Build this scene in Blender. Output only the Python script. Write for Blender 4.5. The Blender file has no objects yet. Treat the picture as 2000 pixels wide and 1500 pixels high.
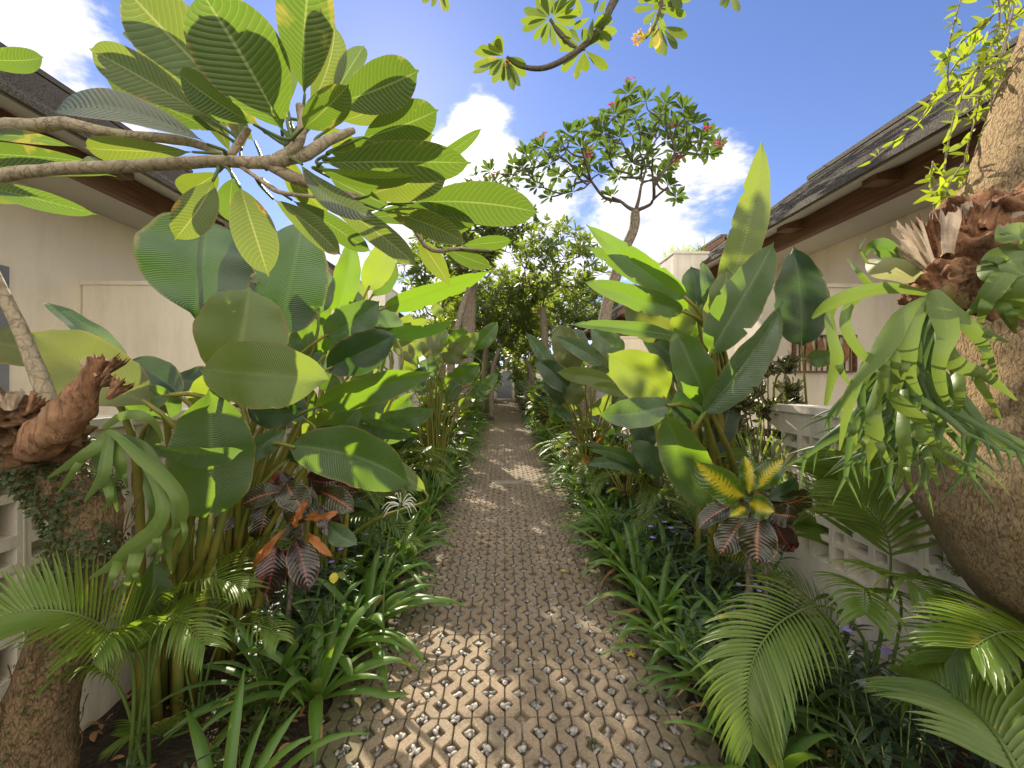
import bpy, math, random
import numpy as np
from mathutils import Vector, Matrix, noise
PI = math.pi
R = math.radians
V = Vector
scene = bpy.context.scene
col = scene.collection

# ------------------------------------------------------------------ camera, sky, sun, exposure
F = 790.0
CAMZ = 1.5
YAW = math.atan(15 / F)
cd = bpy.data.cameras.new("camera")
cam = bpy.data.objects.new("camera", cd)
col.objects.link(cam)
cam.location = (0, 0, CAMZ)
cam.rotation_euler = (R(90), 0, -YAW)
cd.sensor_width = 36
cd.lens = 36 * F / 2000
cd.shift_y = -10 / 2000
cd.clip_start = 0.02
cd.clip_end = 600
scene.camera = cam
RIGHT = V((math.cos(YAW), -math.sin(YAW), 0))
FWD = V((math.sin(YAW), math.cos(YAW), 0))
UP = V((0, 0, 1))
CAM = V((0, 0, CAMZ))


def P(u, v, d):
    return CAM + (RIGHT * ((u - 1000) / F) + FWD + UP * ((740 - v) / F)) * d


def pdir(u, v):
    return (P(u, v, 1) - CAM).normalized()


SUN_EL, SUN_AZ = 34.5, -15.0      # azimuth measured from +Y towards +X
sd = bpy.data.lights.new("sun", "SUN")
sd.energy = 5.0
sd.angle = R(0.55)
sd.color = (1.0, 0.89, 0.70)
sun = bpy.data.objects.new("sun", sd)
col.objects.link(sun)
sdir = V((math.sin(R(SUN_AZ)) * math.cos(R(SUN_EL)), math.cos(R(SUN_AZ)) * math.cos(R(SUN_EL)), math.sin(R(SUN_EL))))
sun.rotation_euler = sdir.to_track_quat('Z', 'Y').to_euler()
sun.location = (0, 0, 20)

world = bpy.data.worlds.new("World")
scene.world = world
world.use_nodes = True
wt = world.node_tree
wt.nodes.clear()


def N(nt, typ, **kw):
    n = nt.nodes.new(typ)
    for k, v in kw.items():
        if k.startswith('i_'):
            n.inputs[k[2:].replace('_', ' ')].default_value = v
        else:
            setattr(n, k, v)
    return n


def mth(nt, op, a, b=None, c=None, clamp=False):
    n = nt.nodes.new('ShaderNodeMath')
    n.operation = op
    n.use_clamp = clamp
    for i, x in enumerate((a, b, c)):
        if x is None:
            continue
        if isinstance(x, (int, float)):
            n.inputs[i].default_value = x
        else:
            nt.links.new(x, n.inputs[i])
    return n.outputs[0]


def mixc(nt, fac, a, b, blend='MIX'):
    n = nt.nodes.new('ShaderNodeMix')
    n.data_type = 'RGBA'
    n.blend_type = blend
    n.clamp_factor = True
    for s, x in ((n.inputs[0], fac), (n.inputs[6], a), (n.inputs[7], b)):
        if isinstance(x, (int, float)):
            s.default_value = x
        elif isinstance(x, tuple):
            s.default_value = (*x, 1) if len(x) == 3 else x
        else:
            nt.links.new(x, s)
    return n.outputs[2]


def ramp(nt, fac, stops):
    n = nt.nodes.new('ShaderNodeValToRGB')
    e = n.color_ramp.elements
    while len(e) < len(stops):
        e.new(0.5)
    for i, (p, c) in enumerate(stops):
        e[i].position = p
        e[i].color = (*c, 1) if isinstance(c, tuple) else (c, c, c, 1)
    nt.links.new(fac, n.inputs[0])
    return n.outputs[0]


def sstep(nt, x, a, b):
    n = nt.nodes.new('ShaderNodeMapRange')
    n.interpolation_type = 'SMOOTHSTEP'
    n.inputs[1].default_value = a
    n.inputs[2].default_value = b
    nt.links.new(x, n.inputs[0])
    return n.outputs[0]


def tex_noise(nt, vec, scale, detail=4, rough=.55, dist=0):
    n = N(nt, 'ShaderNodeTexNoise')
    n.inputs['Scale'].default_value = scale
    n.inputs['Detail'].default_value = detail
    n.inputs['Roughness'].default_value = rough
    n.inputs['Distortion'].default_value = dist
    if vec is not None:
        nt.links.new(vec, n.inputs['Vector'])
    return n.outputs['Fac']


sky = N(wt, 'ShaderNodeTexSky', sky_type='NISHITA', sun_disc=False)
sky.sun_elevation = R(SUN_EL)
sky.sun_rotation = R(SUN_AZ)
sky.altitude = 0
sky.air_density = 1.0
sky.dust_density = 0.12
sky.ozone_density = 2.5
tc = N(wt, 'ShaderNodeTexCoord')
D = tc.outputs['Generated']
mp = N(wt, 'ShaderNodeMapping')
mp.inputs['Scale'].default_value = (1, 1, 2.2)
wt.links.new(D, mp.inputs['Vector'])
n1 = tex_noise(wt, mp.outputs[0], 3.2, 9, .6, .25)
n2 = tex_noise(wt, mp.outputs[0], 9.0, 6, .65, .1)


def blob(u, v, rad, amp):
    dp = wt.nodes.new('ShaderNodeVectorMath')
    dp.operation = 'DOT_PRODUCT'
    dp.inputs[1].default_value = pdir(u, v)
    nm = wt.nodes.new('ShaderNodeVectorMath')
    nm.operation = 'NORMALIZE'
    wt.links.new(D, nm.inputs[0])
    wt.links.new(nm.outputs[0], dp.inputs[0])
    s = sstep(wt, dp.outputs['Value'], math.cos(R(rad)), 1.0)
    return mth(wt, 'MULTIPLY', s, amp)


bias = None
for b in [(200, 150, 11, .24), (860, 270, 12, .28), (1000, 320, 11, .20), (1330, 390, 12, .32), (1150, 440, 14, .20), (760, 560, 18, .26), (960, 60, 6, .08), (1830, 10, 7, .12), (560, 30, 5, .10), (1000, 600, 16, .2), (700, 50, 15, -.30), (1130, 130, 13, -.20), (400, 0, 12, -.15), (1600, 250, 25, -.15)]:
    x = blob(*b)
    bias = x if bias is None else mth(wt, 'ADD', bias, x)
den = mth(wt, 'ADD', mth(wt, 'MULTIPLY', n1, .75), mth(wt, 'MULTIPLY', n2, .3))
# unseen bright cloud bank added behind the camera and overhead to fill the shade
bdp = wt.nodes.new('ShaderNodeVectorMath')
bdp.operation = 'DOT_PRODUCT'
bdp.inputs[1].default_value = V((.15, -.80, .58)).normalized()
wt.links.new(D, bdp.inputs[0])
fill_cloud = sstep(wt, bdp.outputs['Value'], -.05, .75)
den = mth(wt, 'ADD', mth(wt, 'ADD', den, bias), mth(wt, 'MULTIPLY', fill_cloud, .32))
cmask = sstep(wt, den, .64, .80)
sunblob = blob(830, 290, 14, 1.0)
cshade = mixc(wt, sstep(wt, n2, .3, .7), (4.2, 4.3, 5.5), (7.0, 6.8, 7.1))
cshade = mixc(wt, fill_cloud, cshade, (11.6, 10.9, 9.6))  # added bank is brighter and warmer than the visible clouds, for fill light
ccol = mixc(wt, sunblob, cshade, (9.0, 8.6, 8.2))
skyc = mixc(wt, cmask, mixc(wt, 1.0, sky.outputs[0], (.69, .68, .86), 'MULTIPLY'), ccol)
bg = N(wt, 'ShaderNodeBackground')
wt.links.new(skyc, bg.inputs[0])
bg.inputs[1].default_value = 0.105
wo = N(wt, 'ShaderNodeOutputWorld')
wt.links.new(bg.outputs[0], wo.inputs[0])
vs = scene.view_settings
vs.view_transform = 'Standard'
vs.look = 'None'
vs.gamma = 1
vs.use_curve_mapping = False
vs.exposure = 1.0
scene.cycles.max_bounces = 7
scene.cycles.diffuse_bounces = 5
scene.cycles.transmission_bounces = 5
scene.cycles.transparent_max_bounces = 8
scene.cycles.glossy_bounces = 2
scene.cycles.sample_clamp_indirect = 4
scene.cycles.use_denoising = True

# ------------------------------------------------------------------ helpers
rng = random.Random(7)


class G:
    def __init__(s):
        s.v = []; s.f = []; s.uv = []

    def add(s, vs, fs, uvs=None):
        o = len(s.v)
        s.v.extend(vs)
        s.f.extend([tuple(i + o for i in f) for f in fs])
        s.uv.extend(uvs if uvs is not None else [(0, 0)] * len(vs))

    def build(s, name, mat, parent=None, smooth=True, origin=None):
        me = bpy.data.meshes.new(name)
        vv = s.v
        if parent is not None:
            inv = parent_world(parent).inverted()
            vv = [inv @ V(p) for p in s.v]
        elif origin is not None:
            vv = [V(p) - origin for p in s.v]
        me.from_pydata([tuple(p) for p in vv], [], s.f)
        uvl = me.uv_layers.new(name='UVMap')
        idx = np.empty(len(me.loops), dtype=np.int32)
        me.loops.foreach_get('vertex_index', idx)
        a = np.array(s.uv, dtype=np.float32)[idx]
        uvl.data.foreach_set('uv', a.ravel())
        if smooth:
            me.polygons.foreach_set('use_smooth', [True] * len(me.polygons))
        for m in (mat if isinstance(mat, list) else [mat]):
            me.materials.append(m)
        o = bpy.data.objects.new(name, me)
        col.objects.link(o)
        if parent is not None:
            o.parent = parent
        elif origin is not None:
            o.location = origin
        return o


def parent_world(o):
    m = Matrix.LocRotScale(o.location, o.rotation_euler, o.scale)
    return (parent_world(o.parent) @ m) if o.parent else m


def thing(name, label, cat, loc=(0, 0, 0), group=None):
    o = bpy.data.objects.new(name, None)
    col.objects.link(o)
    o.location = loc
    o.empty_display_size = .1
    o['label'] = label
    o['category'] = cat
    if group:
        o['group'] = group
    return o


def tag(o, label, cat, group=None):
    o['label'] = label
    o['category'] = cat
    if group:
        o['group'] = group
    return o


def copy_tree(src, loc, rz=0, sc=1, label=None, group=None, tilt=(0, 0)):
    c = src.copy()
    col.objects.link(c)
    c.location = loc
    c.rotation_euler = (tilt[0], tilt[1], rz)
    c.scale = (sc, sc, sc)
    if label:
        c['label'] = label
    if group:
        c['group'] = group
    for ch in src.children:
        k = ch.copy()
        col.objects.link(k)
        k.parent = c
        for g in ch.children:
            q = g.copy()
            col.objects.link(q)
            q.parent = k
    return c


def kindo(o, k):
    o['kind'] = k
    return o


def box(g, x0, x1, y0, y1, z0, z1):
    vs = [(x0, y0, z0), (x1, y0, z0), (x1, y1, z0), (x0, y1, z0), (x0, y0, z1), (x1, y0, z1), (x1, y1, z1), (x0, y1, z1)]
    fs = [(0, 3, 2, 1), (4, 5, 6, 7), (0, 1, 5, 4), (1, 2, 6, 5), (2, 3, 7, 6), (3, 0, 4, 7)]
    g.add(vs, fs)


def smoothpts(pts, rad, k=5):
    """Catmull-Rom through pts with radii"""
    n = len(pts)
    op, orr = [], []
    for i in range(n - 1):
        p0 = pts[max(i - 1, 0)]; p1 = pts[i]; p2 = pts[i + 1]; p3 = pts[min(i + 2, n - 1)]
        for j in range(k):
            t = j / k
            t2, t3 = t * t, t * t * t
            op.append(.5 * ((2 * p1) + (p2 - p0) * t + (2 * p0 - 5 * p1 + 4 * p2 - p3) * t2 + (3 * p1 - p0 - 3 * p2 + p3) * t3))
            orr.append(rad[i] + (rad[i + 1] - rad[i]) * t)
    op.append(pts[-1]); orr.append(rad[-1])
    return op, orr


def tube(g, pts, rad, n=8, amp=0.0, fr=8.0, sm=0, cap=True, seed=0):
    pts = [V(p) for p in pts]
    if isinstance(rad, (int, float)):
        rad = [rad] * len(pts)
    if sm:
        pts, rad = smoothpts(pts, rad, sm)
    vs, fs, uv = [], [], []
    ref = None
    L = 0
    for i, p in enumerate(pts):
        t = (pts[min(i + 1, len(pts) - 1)] - pts[max(i - 1, 0)])
        if t.length < 1e-9:
            t = V((0, 0, 1))
        t.normalize()
        if ref is None:
            ref = t.orthogonal().normalized()
        ref = (ref - t * ref.dot(t)).normalized()
        b = t.cross(ref)
        if i:
            L += (p - pts[i - 1]).length
        for j in range(n):
            a = 2 * PI * j / n
            d = ref * math.cos(a) + b * math.sin(a)
            r = rad[i]
            if amp:
                q = p + d * r
                r *= 1 + amp * (noise.noise(q * fr + V((seed, 0, 0))) + .5 * noise.noise(q * fr * 2.7))
            vs.append(p + d * r)
            uv.append((j / n, L))
    m = len(pts)
    for i in range(m - 1):
        for j in range(n):
            k = (j + 1) % n
            fs.append((i * n + j, i * n + k, (i + 1) * n + k, (i + 1) * n + j))
    if cap:
        fs.append(tuple(range(n - 1, -1, -1)))
        fs.append(tuple((m - 1) * n + j for j in range(n)))
    g.add(vs, fs, uv)


PROF = {  # petiole share, a, b
    'plum': (.06, .78, .52), 'heli': (.02, .45, .62), 'oval': (.02, .52, .60), 'lance': (.0, .55, .75),
    'strap': (.0, .22, .55), 'obov': (.04, 1.1, .45), 'croton': (.03, .75, .6)}


def leaf(g, B, T, W, Nrm, arch=0.06, fold=.15, prof='plum', nu=16, nv=6, wav=0.0, curl=0.0, rr=None, twist=0.0, side=0.0):
    rr = rr or rng
    B = V(B); T = V(T)
    a = T - B
    L = a.length
    ah = a / L
    n = Nrm - ah * Nrm.dot(ah)
    if n.length < 1e-6:
        n = ah.orthogonal()
    n.normalize()
    s = n.cross(ah)
    p, ea, eb = PROF[prof]
    tm = ea / (ea + eb)
    nm = tm ** ea * (1 - tm) ** eb
    k = rr.randint(0, 60)
    ph = rr.uniform(0, 6.28)
    vs, uv, fs = [], [], []
    notch = {}
    if nu >= 34:
        for _ in range(rr.choice([1, 2, 3, 4])):
            notch[(rr.randint(int(nu * .25), int(nu * .9)), rr.choice((-1, 1)))] = rr.uniform(.66, .93)
    for i in range(nu + 1):
        t = i / nu
        tt = min(max((t - p) / (1 - p), 0), 1)
        # cosine spacing near the tip
        t9 = min(tt / .955, 1)
        w = (t9 ** ea * (1 - t9) ** eb / nm) if 0 < t9 < 1 else 0
        w = max(w, .22 * (1 - tt) / .10 if tt > .9 else 0)
        w = max(w * W, W * .025 if t < .9 else W * .004)
        c = B + a * t + n * (arch * L * 4 * t * (1 - t)) - n * (curl * L * t * t) + s * (side * L * 4 * t * (1 - t))
        tw = twist * (t - .3)
        ct, st_ = math.cos(tw), math.sin(tw)
        s2 = s * ct + n * st_
        n2 = n * ct - s * st_
        for j in range(nv + 1):
            q = (j / nv) * 2 - 1
            aq = abs(q)
            z = fold * aq * w / 2 - .35 * fold * aq * aq * w / 2
            if wav:
                z += wav * W * aq * math.sin(t * 15 + ph + (2 if q > 0 else 0)) * .5 * (1 if 0 < tt < 1 else 0)
                z += wav * W * aq * .5 * math.sin(t * 6.3 + ph * 2 + (3 if q > 0 else 0))
            e = 1 + (wav * .9 * aq * (noise.noise(V((t * 7, ph * 3 + (5 if q > 0 else 0), 0))) + .5 * noise.noise(V((t * 19, ph * 3 + (5 if q > 0 else 0), 0)))) if wav else 0)
            nk = notch.get((i, 1 if q > 0 else -1))
            if nk is not None and aq > nk:
                e *= nk / aq
            vs.append(c + s2 * (q * w / 2 * (1 - .12 * abs(fold)) * e) + n2 * z)
            uv.append((k + min(max(t, .002), .998), j / nv))
    m = nv + 1
    for i in range(nu):
        for j in range(nv):
            fs.append((i * m + j, (i + 1) * m + j, (i + 1) * m + j + 1, i * m + j + 1))
    g.add(vs, fs, uv)


# ------------------------------------------------------------------ materials
def newmat(name):
    m = bpy.data.materials.new(name)
    m.use_nodes = True
    nt = m.node_tree
    nt.nodes.clear()
    out = N(nt, 'ShaderNodeOutputMaterial')
    pr = N(nt, 'ShaderNodeBsdfPrincipled')
    nt.links.new(pr.outputs[0], out.inputs[0])
    return m, nt, pr, out


def setc(nt, pr, c, sock='Base Color'):
    if isinstance(c, tuple):
        pr.inputs[sock].default_value = (*c, 1)
    else:
        nt.links.new(c, pr.inputs[sock])


def bump(nt, pr, h, strength=.4, dist=.01):
    b = N(nt, 'ShaderNodeBump')
    b.inputs['Strength'].default_value = strength
    b.inputs['Distance'].default_value = dist
    nt.links.new(h, b.inputs['Height'])
    nt.links.new(b.outputs[0], pr.inputs['Normal'])
    return b


def leafmat(name, base, base2, vein, trans, nv=22, slope=.12, vw=.16, vk=.6, rough=.38, tm=.42, spec=.5, mid=.035, patch=None, patchk=.0, splash=None, bk=.25, trv=None):
    base = tuple(x * .64 for x in base); base2 = tuple(x * .76 for x in base2); vein = tuple(x * .85 for x in vein)
    trans = (trans[0] * 1.02, trans[1] * .98, trans[2] * 1.1)
    m, nt, pr, out = newmat(name)
    uvn = N(nt, 'ShaderNodeUVMap')
    uvn.uv_map = 'UVMap'
    sp = N(nt, 'ShaderNodeSeparateXYZ')
    nt.links.new(uvn.outputs[0], sp.inputs[0])
    t = mth(nt, 'FRACT', sp.outputs[0])
    kk = mth(nt, 'FLOOR', sp.outputs[0])
    q = mth(nt, 'ABSOLUTE', mth(nt, 'SUBTRACT', mth(nt, 'MULTIPLY', sp.outputs[1], 2), 1))
    wn = N(nt, 'ShaderNodeTexWhiteNoise', noise_dimensions='2D')
    cb = N(nt, 'ShaderNodeCombineXYZ')
    nt.links.new(kk, cb.inputs[0])
    oi = N(nt, 'ShaderNodeObjectInfo')
    nt.links.new(oi.outputs['Random'], cb.inputs[1])
    nt.links.new(cb.outputs[0], wn.inputs['Vector'])
    rnd = wn.outputs['Value']
    tco = N(nt, 'ShaderNodeTexCoord')
    O = tco.outputs['Object']
    ph = mth(nt, 'SUBTRACT', t, mth(nt, 'MULTIPLY', mth(nt, 'POWER', q, 1.3), slope))
    ph = mth(nt, 'ADD', ph, mth(nt, 'MULTIPLY', tex_noise(nt, O, 9, 2), .9 / nv if nv > 2 else 0))
    sn = mth(nt, 'ABSOLUTE', mth(nt, 'SINE', mth(nt, 'MULTIPLY', ph, PI * nv)))
    vm = mth(nt, 'SUBTRACT', 1.0, sstep(nt, sn, 0.0, vw))
    if splash:
        nz = tex_noise(nt, O, 38, 2)
        wdt = mth(nt, 'ADD', vw * .4, mth(nt, 'MULTIPLY', nz, vw * 1.6))
        vm = mth(nt, 'LESS_THAN', sn, wdt)
        vm = mth(nt, 'MULTIPLY', vm, mth(nt, 'SUBTRACT', 1.0, sstep(nt, mth(nt, 'ADD', q, mth(nt, 'MULTIPLY', nz, .5)), splash - .15, splash + .35)))
    mm = mth(nt, 'SUBTRACT', 1.0, sstep(nt, q, mid * .5, mid * 1.6))
    fnoise = tex_noise(nt, O, 4.0, 5, .6)
    c = mixc(nt, mth(nt, 'ADD', mth(nt, 'MULTIPLY', rnd, .7), mth(nt, 'MULTIPLY', fnoise, .3)), base, base2)
    # the broad shade of colour from midrib to edge, and between the ribs
    c = mixc(nt, mth(nt, 'MULTIPLY', sstep(nt, tex_noise(nt, O, 26, 5, .7), .35, .75), .35), c, base2)
    pm = None
    eb_ = sstep(nt, mth(nt, 'ADD', q, mth(nt, 'MULTIPLY', tex_noise(nt, O, 11, 5, .7), .32)), 1.07, 1.16)
    if patch:
        pn = tex_noise(nt, O, 7.0, 5, .65, .4)
        pm = mth(nt, 'MULTIPLY', sstep(nt, mth(nt, 'ADD', pn, mth(nt, 'MULTIPLY', mth(nt, 'ADD', q, rnd), .09)), .66 - patchk, .74 - patchk), .85)
        c = mixc(nt, pm, c, patch)
    c = mixc(nt, mth(nt, 'MULTIPLY', vm, vk), c, vein)
    c = mixc(nt, mth(nt, 'MULTIPLY', mm, .8), c, vein)
    c = mixc(nt, mth(nt, 'MULTIPLY', eb_, .75), c, (.26, .16, .06))
    spk = sstep(nt, tex_noise(nt, O, 55, 3, .8), .70, .76)
    c = mixc(nt, mth(nt, 'MULTIPLY', spk, .6), c, (.20, .16, .07))
    setc(nt, pr, c)
    pr.inputs['Specular IOR Level'].default_value = spec
    rn = mth(nt, 'ADD', rough - .08, mth(nt, 'MULTIPLY', tex_noise(nt, O, 15, 3), .2))
    nt.links.new(rn, pr.inputs['Roughness'])
    h = mth(nt, 'ADD', mth(nt, 'MULTIPLY', sn, 1.0), mth(nt, 'MULTIPLY', tex_noise(nt, O, 14, 5, .6), 3.0))
    bb = bump(nt, pr, h, bk, .006)
    tr = N(nt, 'ShaderNodeBsdfTranslucent')
    tcol = mixc(nt, mth(nt, 'MULTIPLY', rnd, .5), trans, tuple(x * .62 for x in trans))
    tcol = mixc(nt, mth(nt, 'MULTIPLY', mth(nt, 'MAXIMUM', vm, mm), .45), tcol, trv or tuple(x * .55 for x in trans))
    if pm is not None:
        tcol = mixc(nt, pm, tcol, tuple(min(1, x * 1.3) for x in patch))
    nt.links.new(tcol, tr.inputs[0])
    mx = N(nt, 'ShaderNodeMixShader')
    mx.inputs[0].default_value = tm
    nt.links.new(pr.outputs[0], mx.inputs[1])
    nt.links.new(tr.outputs[0], mx.inputs[2])
    nt.links.new(mx.outputs[0], out.inputs[0])
    return m


YEL = (.42, .30, .03)
M = {}
M['plum'] = leafmat('plumeria_leaf', (.065, .120, .024), (.095, .140, .030), (.34, .40, .16), (.17, .30, .020), nv=22, slope=.13, vw=.20, vk=.6, patch=(.30, .27, .04), patchk=-.05, tm=.42, trv=(.42, .50, .12))
M['plumy'] = leafmat('plumeria_leaf_old', (.11, .15, .028), (.10, .16, .03), (.36, .38, .12), (.26, .36, .025), nv=22, slope=.13, vw=.20, vk=.65, patch=(.50, .27, .02), patchk=-.03, tm=.44, trv=(.60, .58, .16))
M['plumg'] = leafmat('plumeria_leaf_sheen', (.13, .17, .11), (.17, .20, .13), (.10, .13, .07), (.22, .32, .08), nv=25, slope=.10, vw=.2, vk=.5, rough=.3, tm=.25, spec=.8)
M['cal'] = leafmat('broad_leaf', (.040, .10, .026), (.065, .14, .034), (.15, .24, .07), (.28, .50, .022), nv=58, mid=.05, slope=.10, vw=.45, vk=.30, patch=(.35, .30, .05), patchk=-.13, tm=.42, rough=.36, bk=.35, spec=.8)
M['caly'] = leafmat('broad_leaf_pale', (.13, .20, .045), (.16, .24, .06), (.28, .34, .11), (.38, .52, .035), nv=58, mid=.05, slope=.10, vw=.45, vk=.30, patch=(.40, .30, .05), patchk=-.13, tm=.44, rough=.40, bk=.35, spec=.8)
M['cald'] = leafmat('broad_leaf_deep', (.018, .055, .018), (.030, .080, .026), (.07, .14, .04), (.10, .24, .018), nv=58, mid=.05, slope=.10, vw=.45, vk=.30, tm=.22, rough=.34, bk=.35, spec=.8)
M['calb'] = leafmat('broad_leaf_blue', (.060, .13, .065), (.095, .17, .085), (.16, .25, .12), (.26, .46, .05), nv=58, mid=.05, slope=.10, vw=.45, vk=.30, tm=.30, rough=.26, spec=.8, bk=.35)
M['calo'] = leafmat('broad_leaf_olive', (.10, .125, .040), (.14, .16, .055), (.15, .17, .06), (.34, .42, .05), nv=58, mid=.05, slope=.10, vw=.4, vk=.30, patch=(.42, .30, .05), patchk=-.1, tm=.34, rough=.45, bk=.35)
M['lily'] = leafmat('strap_leaf', (.085, .195, .030), (.13, .26, .042), (.10, .20, .05), (.30, .50, .03), nv=1, slope=0, vw=.02, vk=0, mid=.12, tm=.33, rough=.38, spec=.45, patch=(.38, .33, .07), patchk=-.06)
M['ruel'] = leafmat('narrow_leaf', (.032, .072, .034), (.055, .105, .050), (.06, .11, .05), (.10, .20, .03), nv=10, vw=.1, vk=.2, tm=.28, rough=.28, spec=.8)
M['palm'] = leafmat('palm_leaflet', (.12, .22, .030), (.19, .30, .045), (.16, .22, .05), (.34, .52, .03), nv=1, slope=0, vw=.02, vk=0, mid=.16, tm=.36, rough=.36, spec=.5, patch=(.40, .32, .05), patchk=-.06)
M['tree'] = leafmat('tree_leaf', (.030, .075, .020), (.065, .115, .026), (.10, .16, .05), (.36, .50, .04), nv=9, vw=.15, vk=.2, tm=.36, rough=.38, spec=.4, patch=(.40, .30, .04), patchk=-.07)
M['treemid'] = leafmat('tree_leaf_mid', (.050, .115, .030), (.090, .155, .036), (.12, .18, .06), (.17, .28, .03), nv=9, vw=.15, vk=.2, tm=.34, rough=.36, spec=.5, patch=(.40, .30, .04), patchk=-.09)
M['treedark'] = leafmat('tree_leaf_deep', (.020, .045, .022), (.035, .065, .034), (.06, .09, .05), (.09, .15, .04), nv=8, vw=.1, vk=.1, tm=.25, rough=.4)
M['treelite'] = leafmat('tree_leaf_light', (.07, .13, .022), (.11, .17, .028), (.16, .22, .05), (.42, .55, .03), nv=8, vw=.1, vk=.1, tm=.42, rough=.35)
M['crot_y'] = leafmat('croton_leaf_yellow', (.045, .12, .015), (.07, .16, .02), (.75, .62, .03), (.30, .48, .02), nv=15, slope=.18, vw=.80, vk=1, mid=.14, splash=.55, tm=.35, rough=.25, spec=.8, trv=(.8, .7, .05))
M['crot_r'] = leafmat('croton_leaf_red', (.018, .028, .010), (.035, .050, .014), (.45, .13, .07), (.08, .10, .02), nv=14, slope=.2, vw=.16, vk=.6, mid=.07, splash=.75, tm=.2, rough=.22, spec=.8)
M['crot_b'] = leafmat('croton_leaf_burgundy', (.030, .012, .014), (.028, .030, .016), (.30, .04, .06), (.14, .03, .03), nv=12, slope=.2, vw=.2, vk=.6, mid=.06, tm=.22, rough=.22, spec=.9)
M['crot_o'] = leafmat('croton_leaf_orange', (.55, .16, .04), (.62, .24, .07), (.35, .08, .04), (.85, .30, .05), nv=12, slope=.2, vw=.25, vk=.6, mid=.07, tm=.35, rough=.35)
M['crot_n'] = leafmat('croton_narrow', (.022, .040, .014), (.040, .055, .018), (.45, .38, .08), (.12, .16, .02), nv=9, slope=.3, vw=.5, vk=.8, mid=.12, splash=.3, tm=.25, rough=.25, spec=.8)
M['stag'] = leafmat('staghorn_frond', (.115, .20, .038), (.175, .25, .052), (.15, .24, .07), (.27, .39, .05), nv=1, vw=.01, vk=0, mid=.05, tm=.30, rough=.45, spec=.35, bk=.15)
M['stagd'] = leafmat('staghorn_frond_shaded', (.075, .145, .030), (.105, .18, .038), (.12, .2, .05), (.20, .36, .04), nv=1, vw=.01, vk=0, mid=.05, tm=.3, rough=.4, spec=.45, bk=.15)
M['stagc'] = leafmat('staghorn_frond_pale', (.50, .48, .28), (.40, .42, .22), (.45, .45, .25), (.55, .55, .20), nv=1, vw=.01, vk=0, mid=.05, tm=.35, rough=.5, spec=.3, bk=.15)
M['vine'] = leafmat('vine_leaf', (.10, .19, .02), (.15, .24, .03), (.2, .28, .06), (.55, .70, .03), nv=6, vw=.1, vk=.1, tm=.45, rough=.4)
M['fig'] = leafmat('creeper_leaf', (.045, .075, .018), (.075, .11, .028), (.1, .14, .05), (.12, .2, .03), nv=4, vw=.1, vk=.1, tm=.2, rough=.45)


def simple(name, c1, c2, scale=8, rough=.6, bs=.3, bd=.01, detail=6, spec=.3, tm=0):
    m, nt, pr, out = newmat(name)
    tco = N(nt, 'ShaderNodeTexCoord')
    O = tco.outputs['Object']
    n = tex_noise(nt, O, scale, detail, .65)
    setc(nt, pr, mixc(nt, sstep(nt, n, .3, .7), c1, c2))
    pr.inputs['Roughness'].default_value = rough
    pr.inputs['Specular IOR Level'].default_value = spec
    bump(nt, pr, n, bs, bd)
    if tm:
        tr = N(nt, 'ShaderNodeBsdfTranslucent')
        tr.inputs[0].default_value = (*c2, 1)
        mx = N(nt, 'ShaderNodeMixShader')
        mx.inputs[0].default_value = tm
        nt.links.new(pr.outputs[0], mx.inputs[1])
        nt.links.new(tr.outputs[0], mx.inputs[2])
        nt.links.new(mx.outputs[0], out.inputs[0])
    return m


def plaster(name, c, grime=.25, bs=.15, up=True):
    m, nt, pr, out = newmat(name)
    tco = N(nt, 'ShaderNodeTexCoord')
    O = tco.outputs['Object']
    mpn = N(nt, 'ShaderNodeMapping')
    mpn.inputs['Scale'].default_value = (3, 3, .5)
    nt.links.new(O, mpn.inputs[0])
    streak = tex_noise(nt, mpn.outputs[0], 3.0, 7, .7, .3)
    big = tex_noise(nt, O, 1.3, 6, .65)
    f = mth(nt, 'MULTIPLY', sstep(nt, mth(nt, 'MULTIPLY', mth(nt, 'ADD', streak, big), .5), .42, .68), grime)
    cc = mixc(nt, f, c, tuple(x * .42 for x in c))
    cc = mixc(nt, mth(nt, 'MULTIPLY', sstep(nt, tex_noise(nt, O, 45, 3), .5, .8), .10), cc, tuple(x * .5 for x in c))
    setc(nt, pr, cc)
    pr.inputs['Roughness'].default_value = .85
    pr.inputs['Specular IOR Level'].default_value = .2
    bump(nt, pr, mth(nt, 'ADD', tex_noise(nt, O, 90, 4, .7), mth(nt, 'MULTIPLY', big, 2)), bs, .006)
    return m


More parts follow.
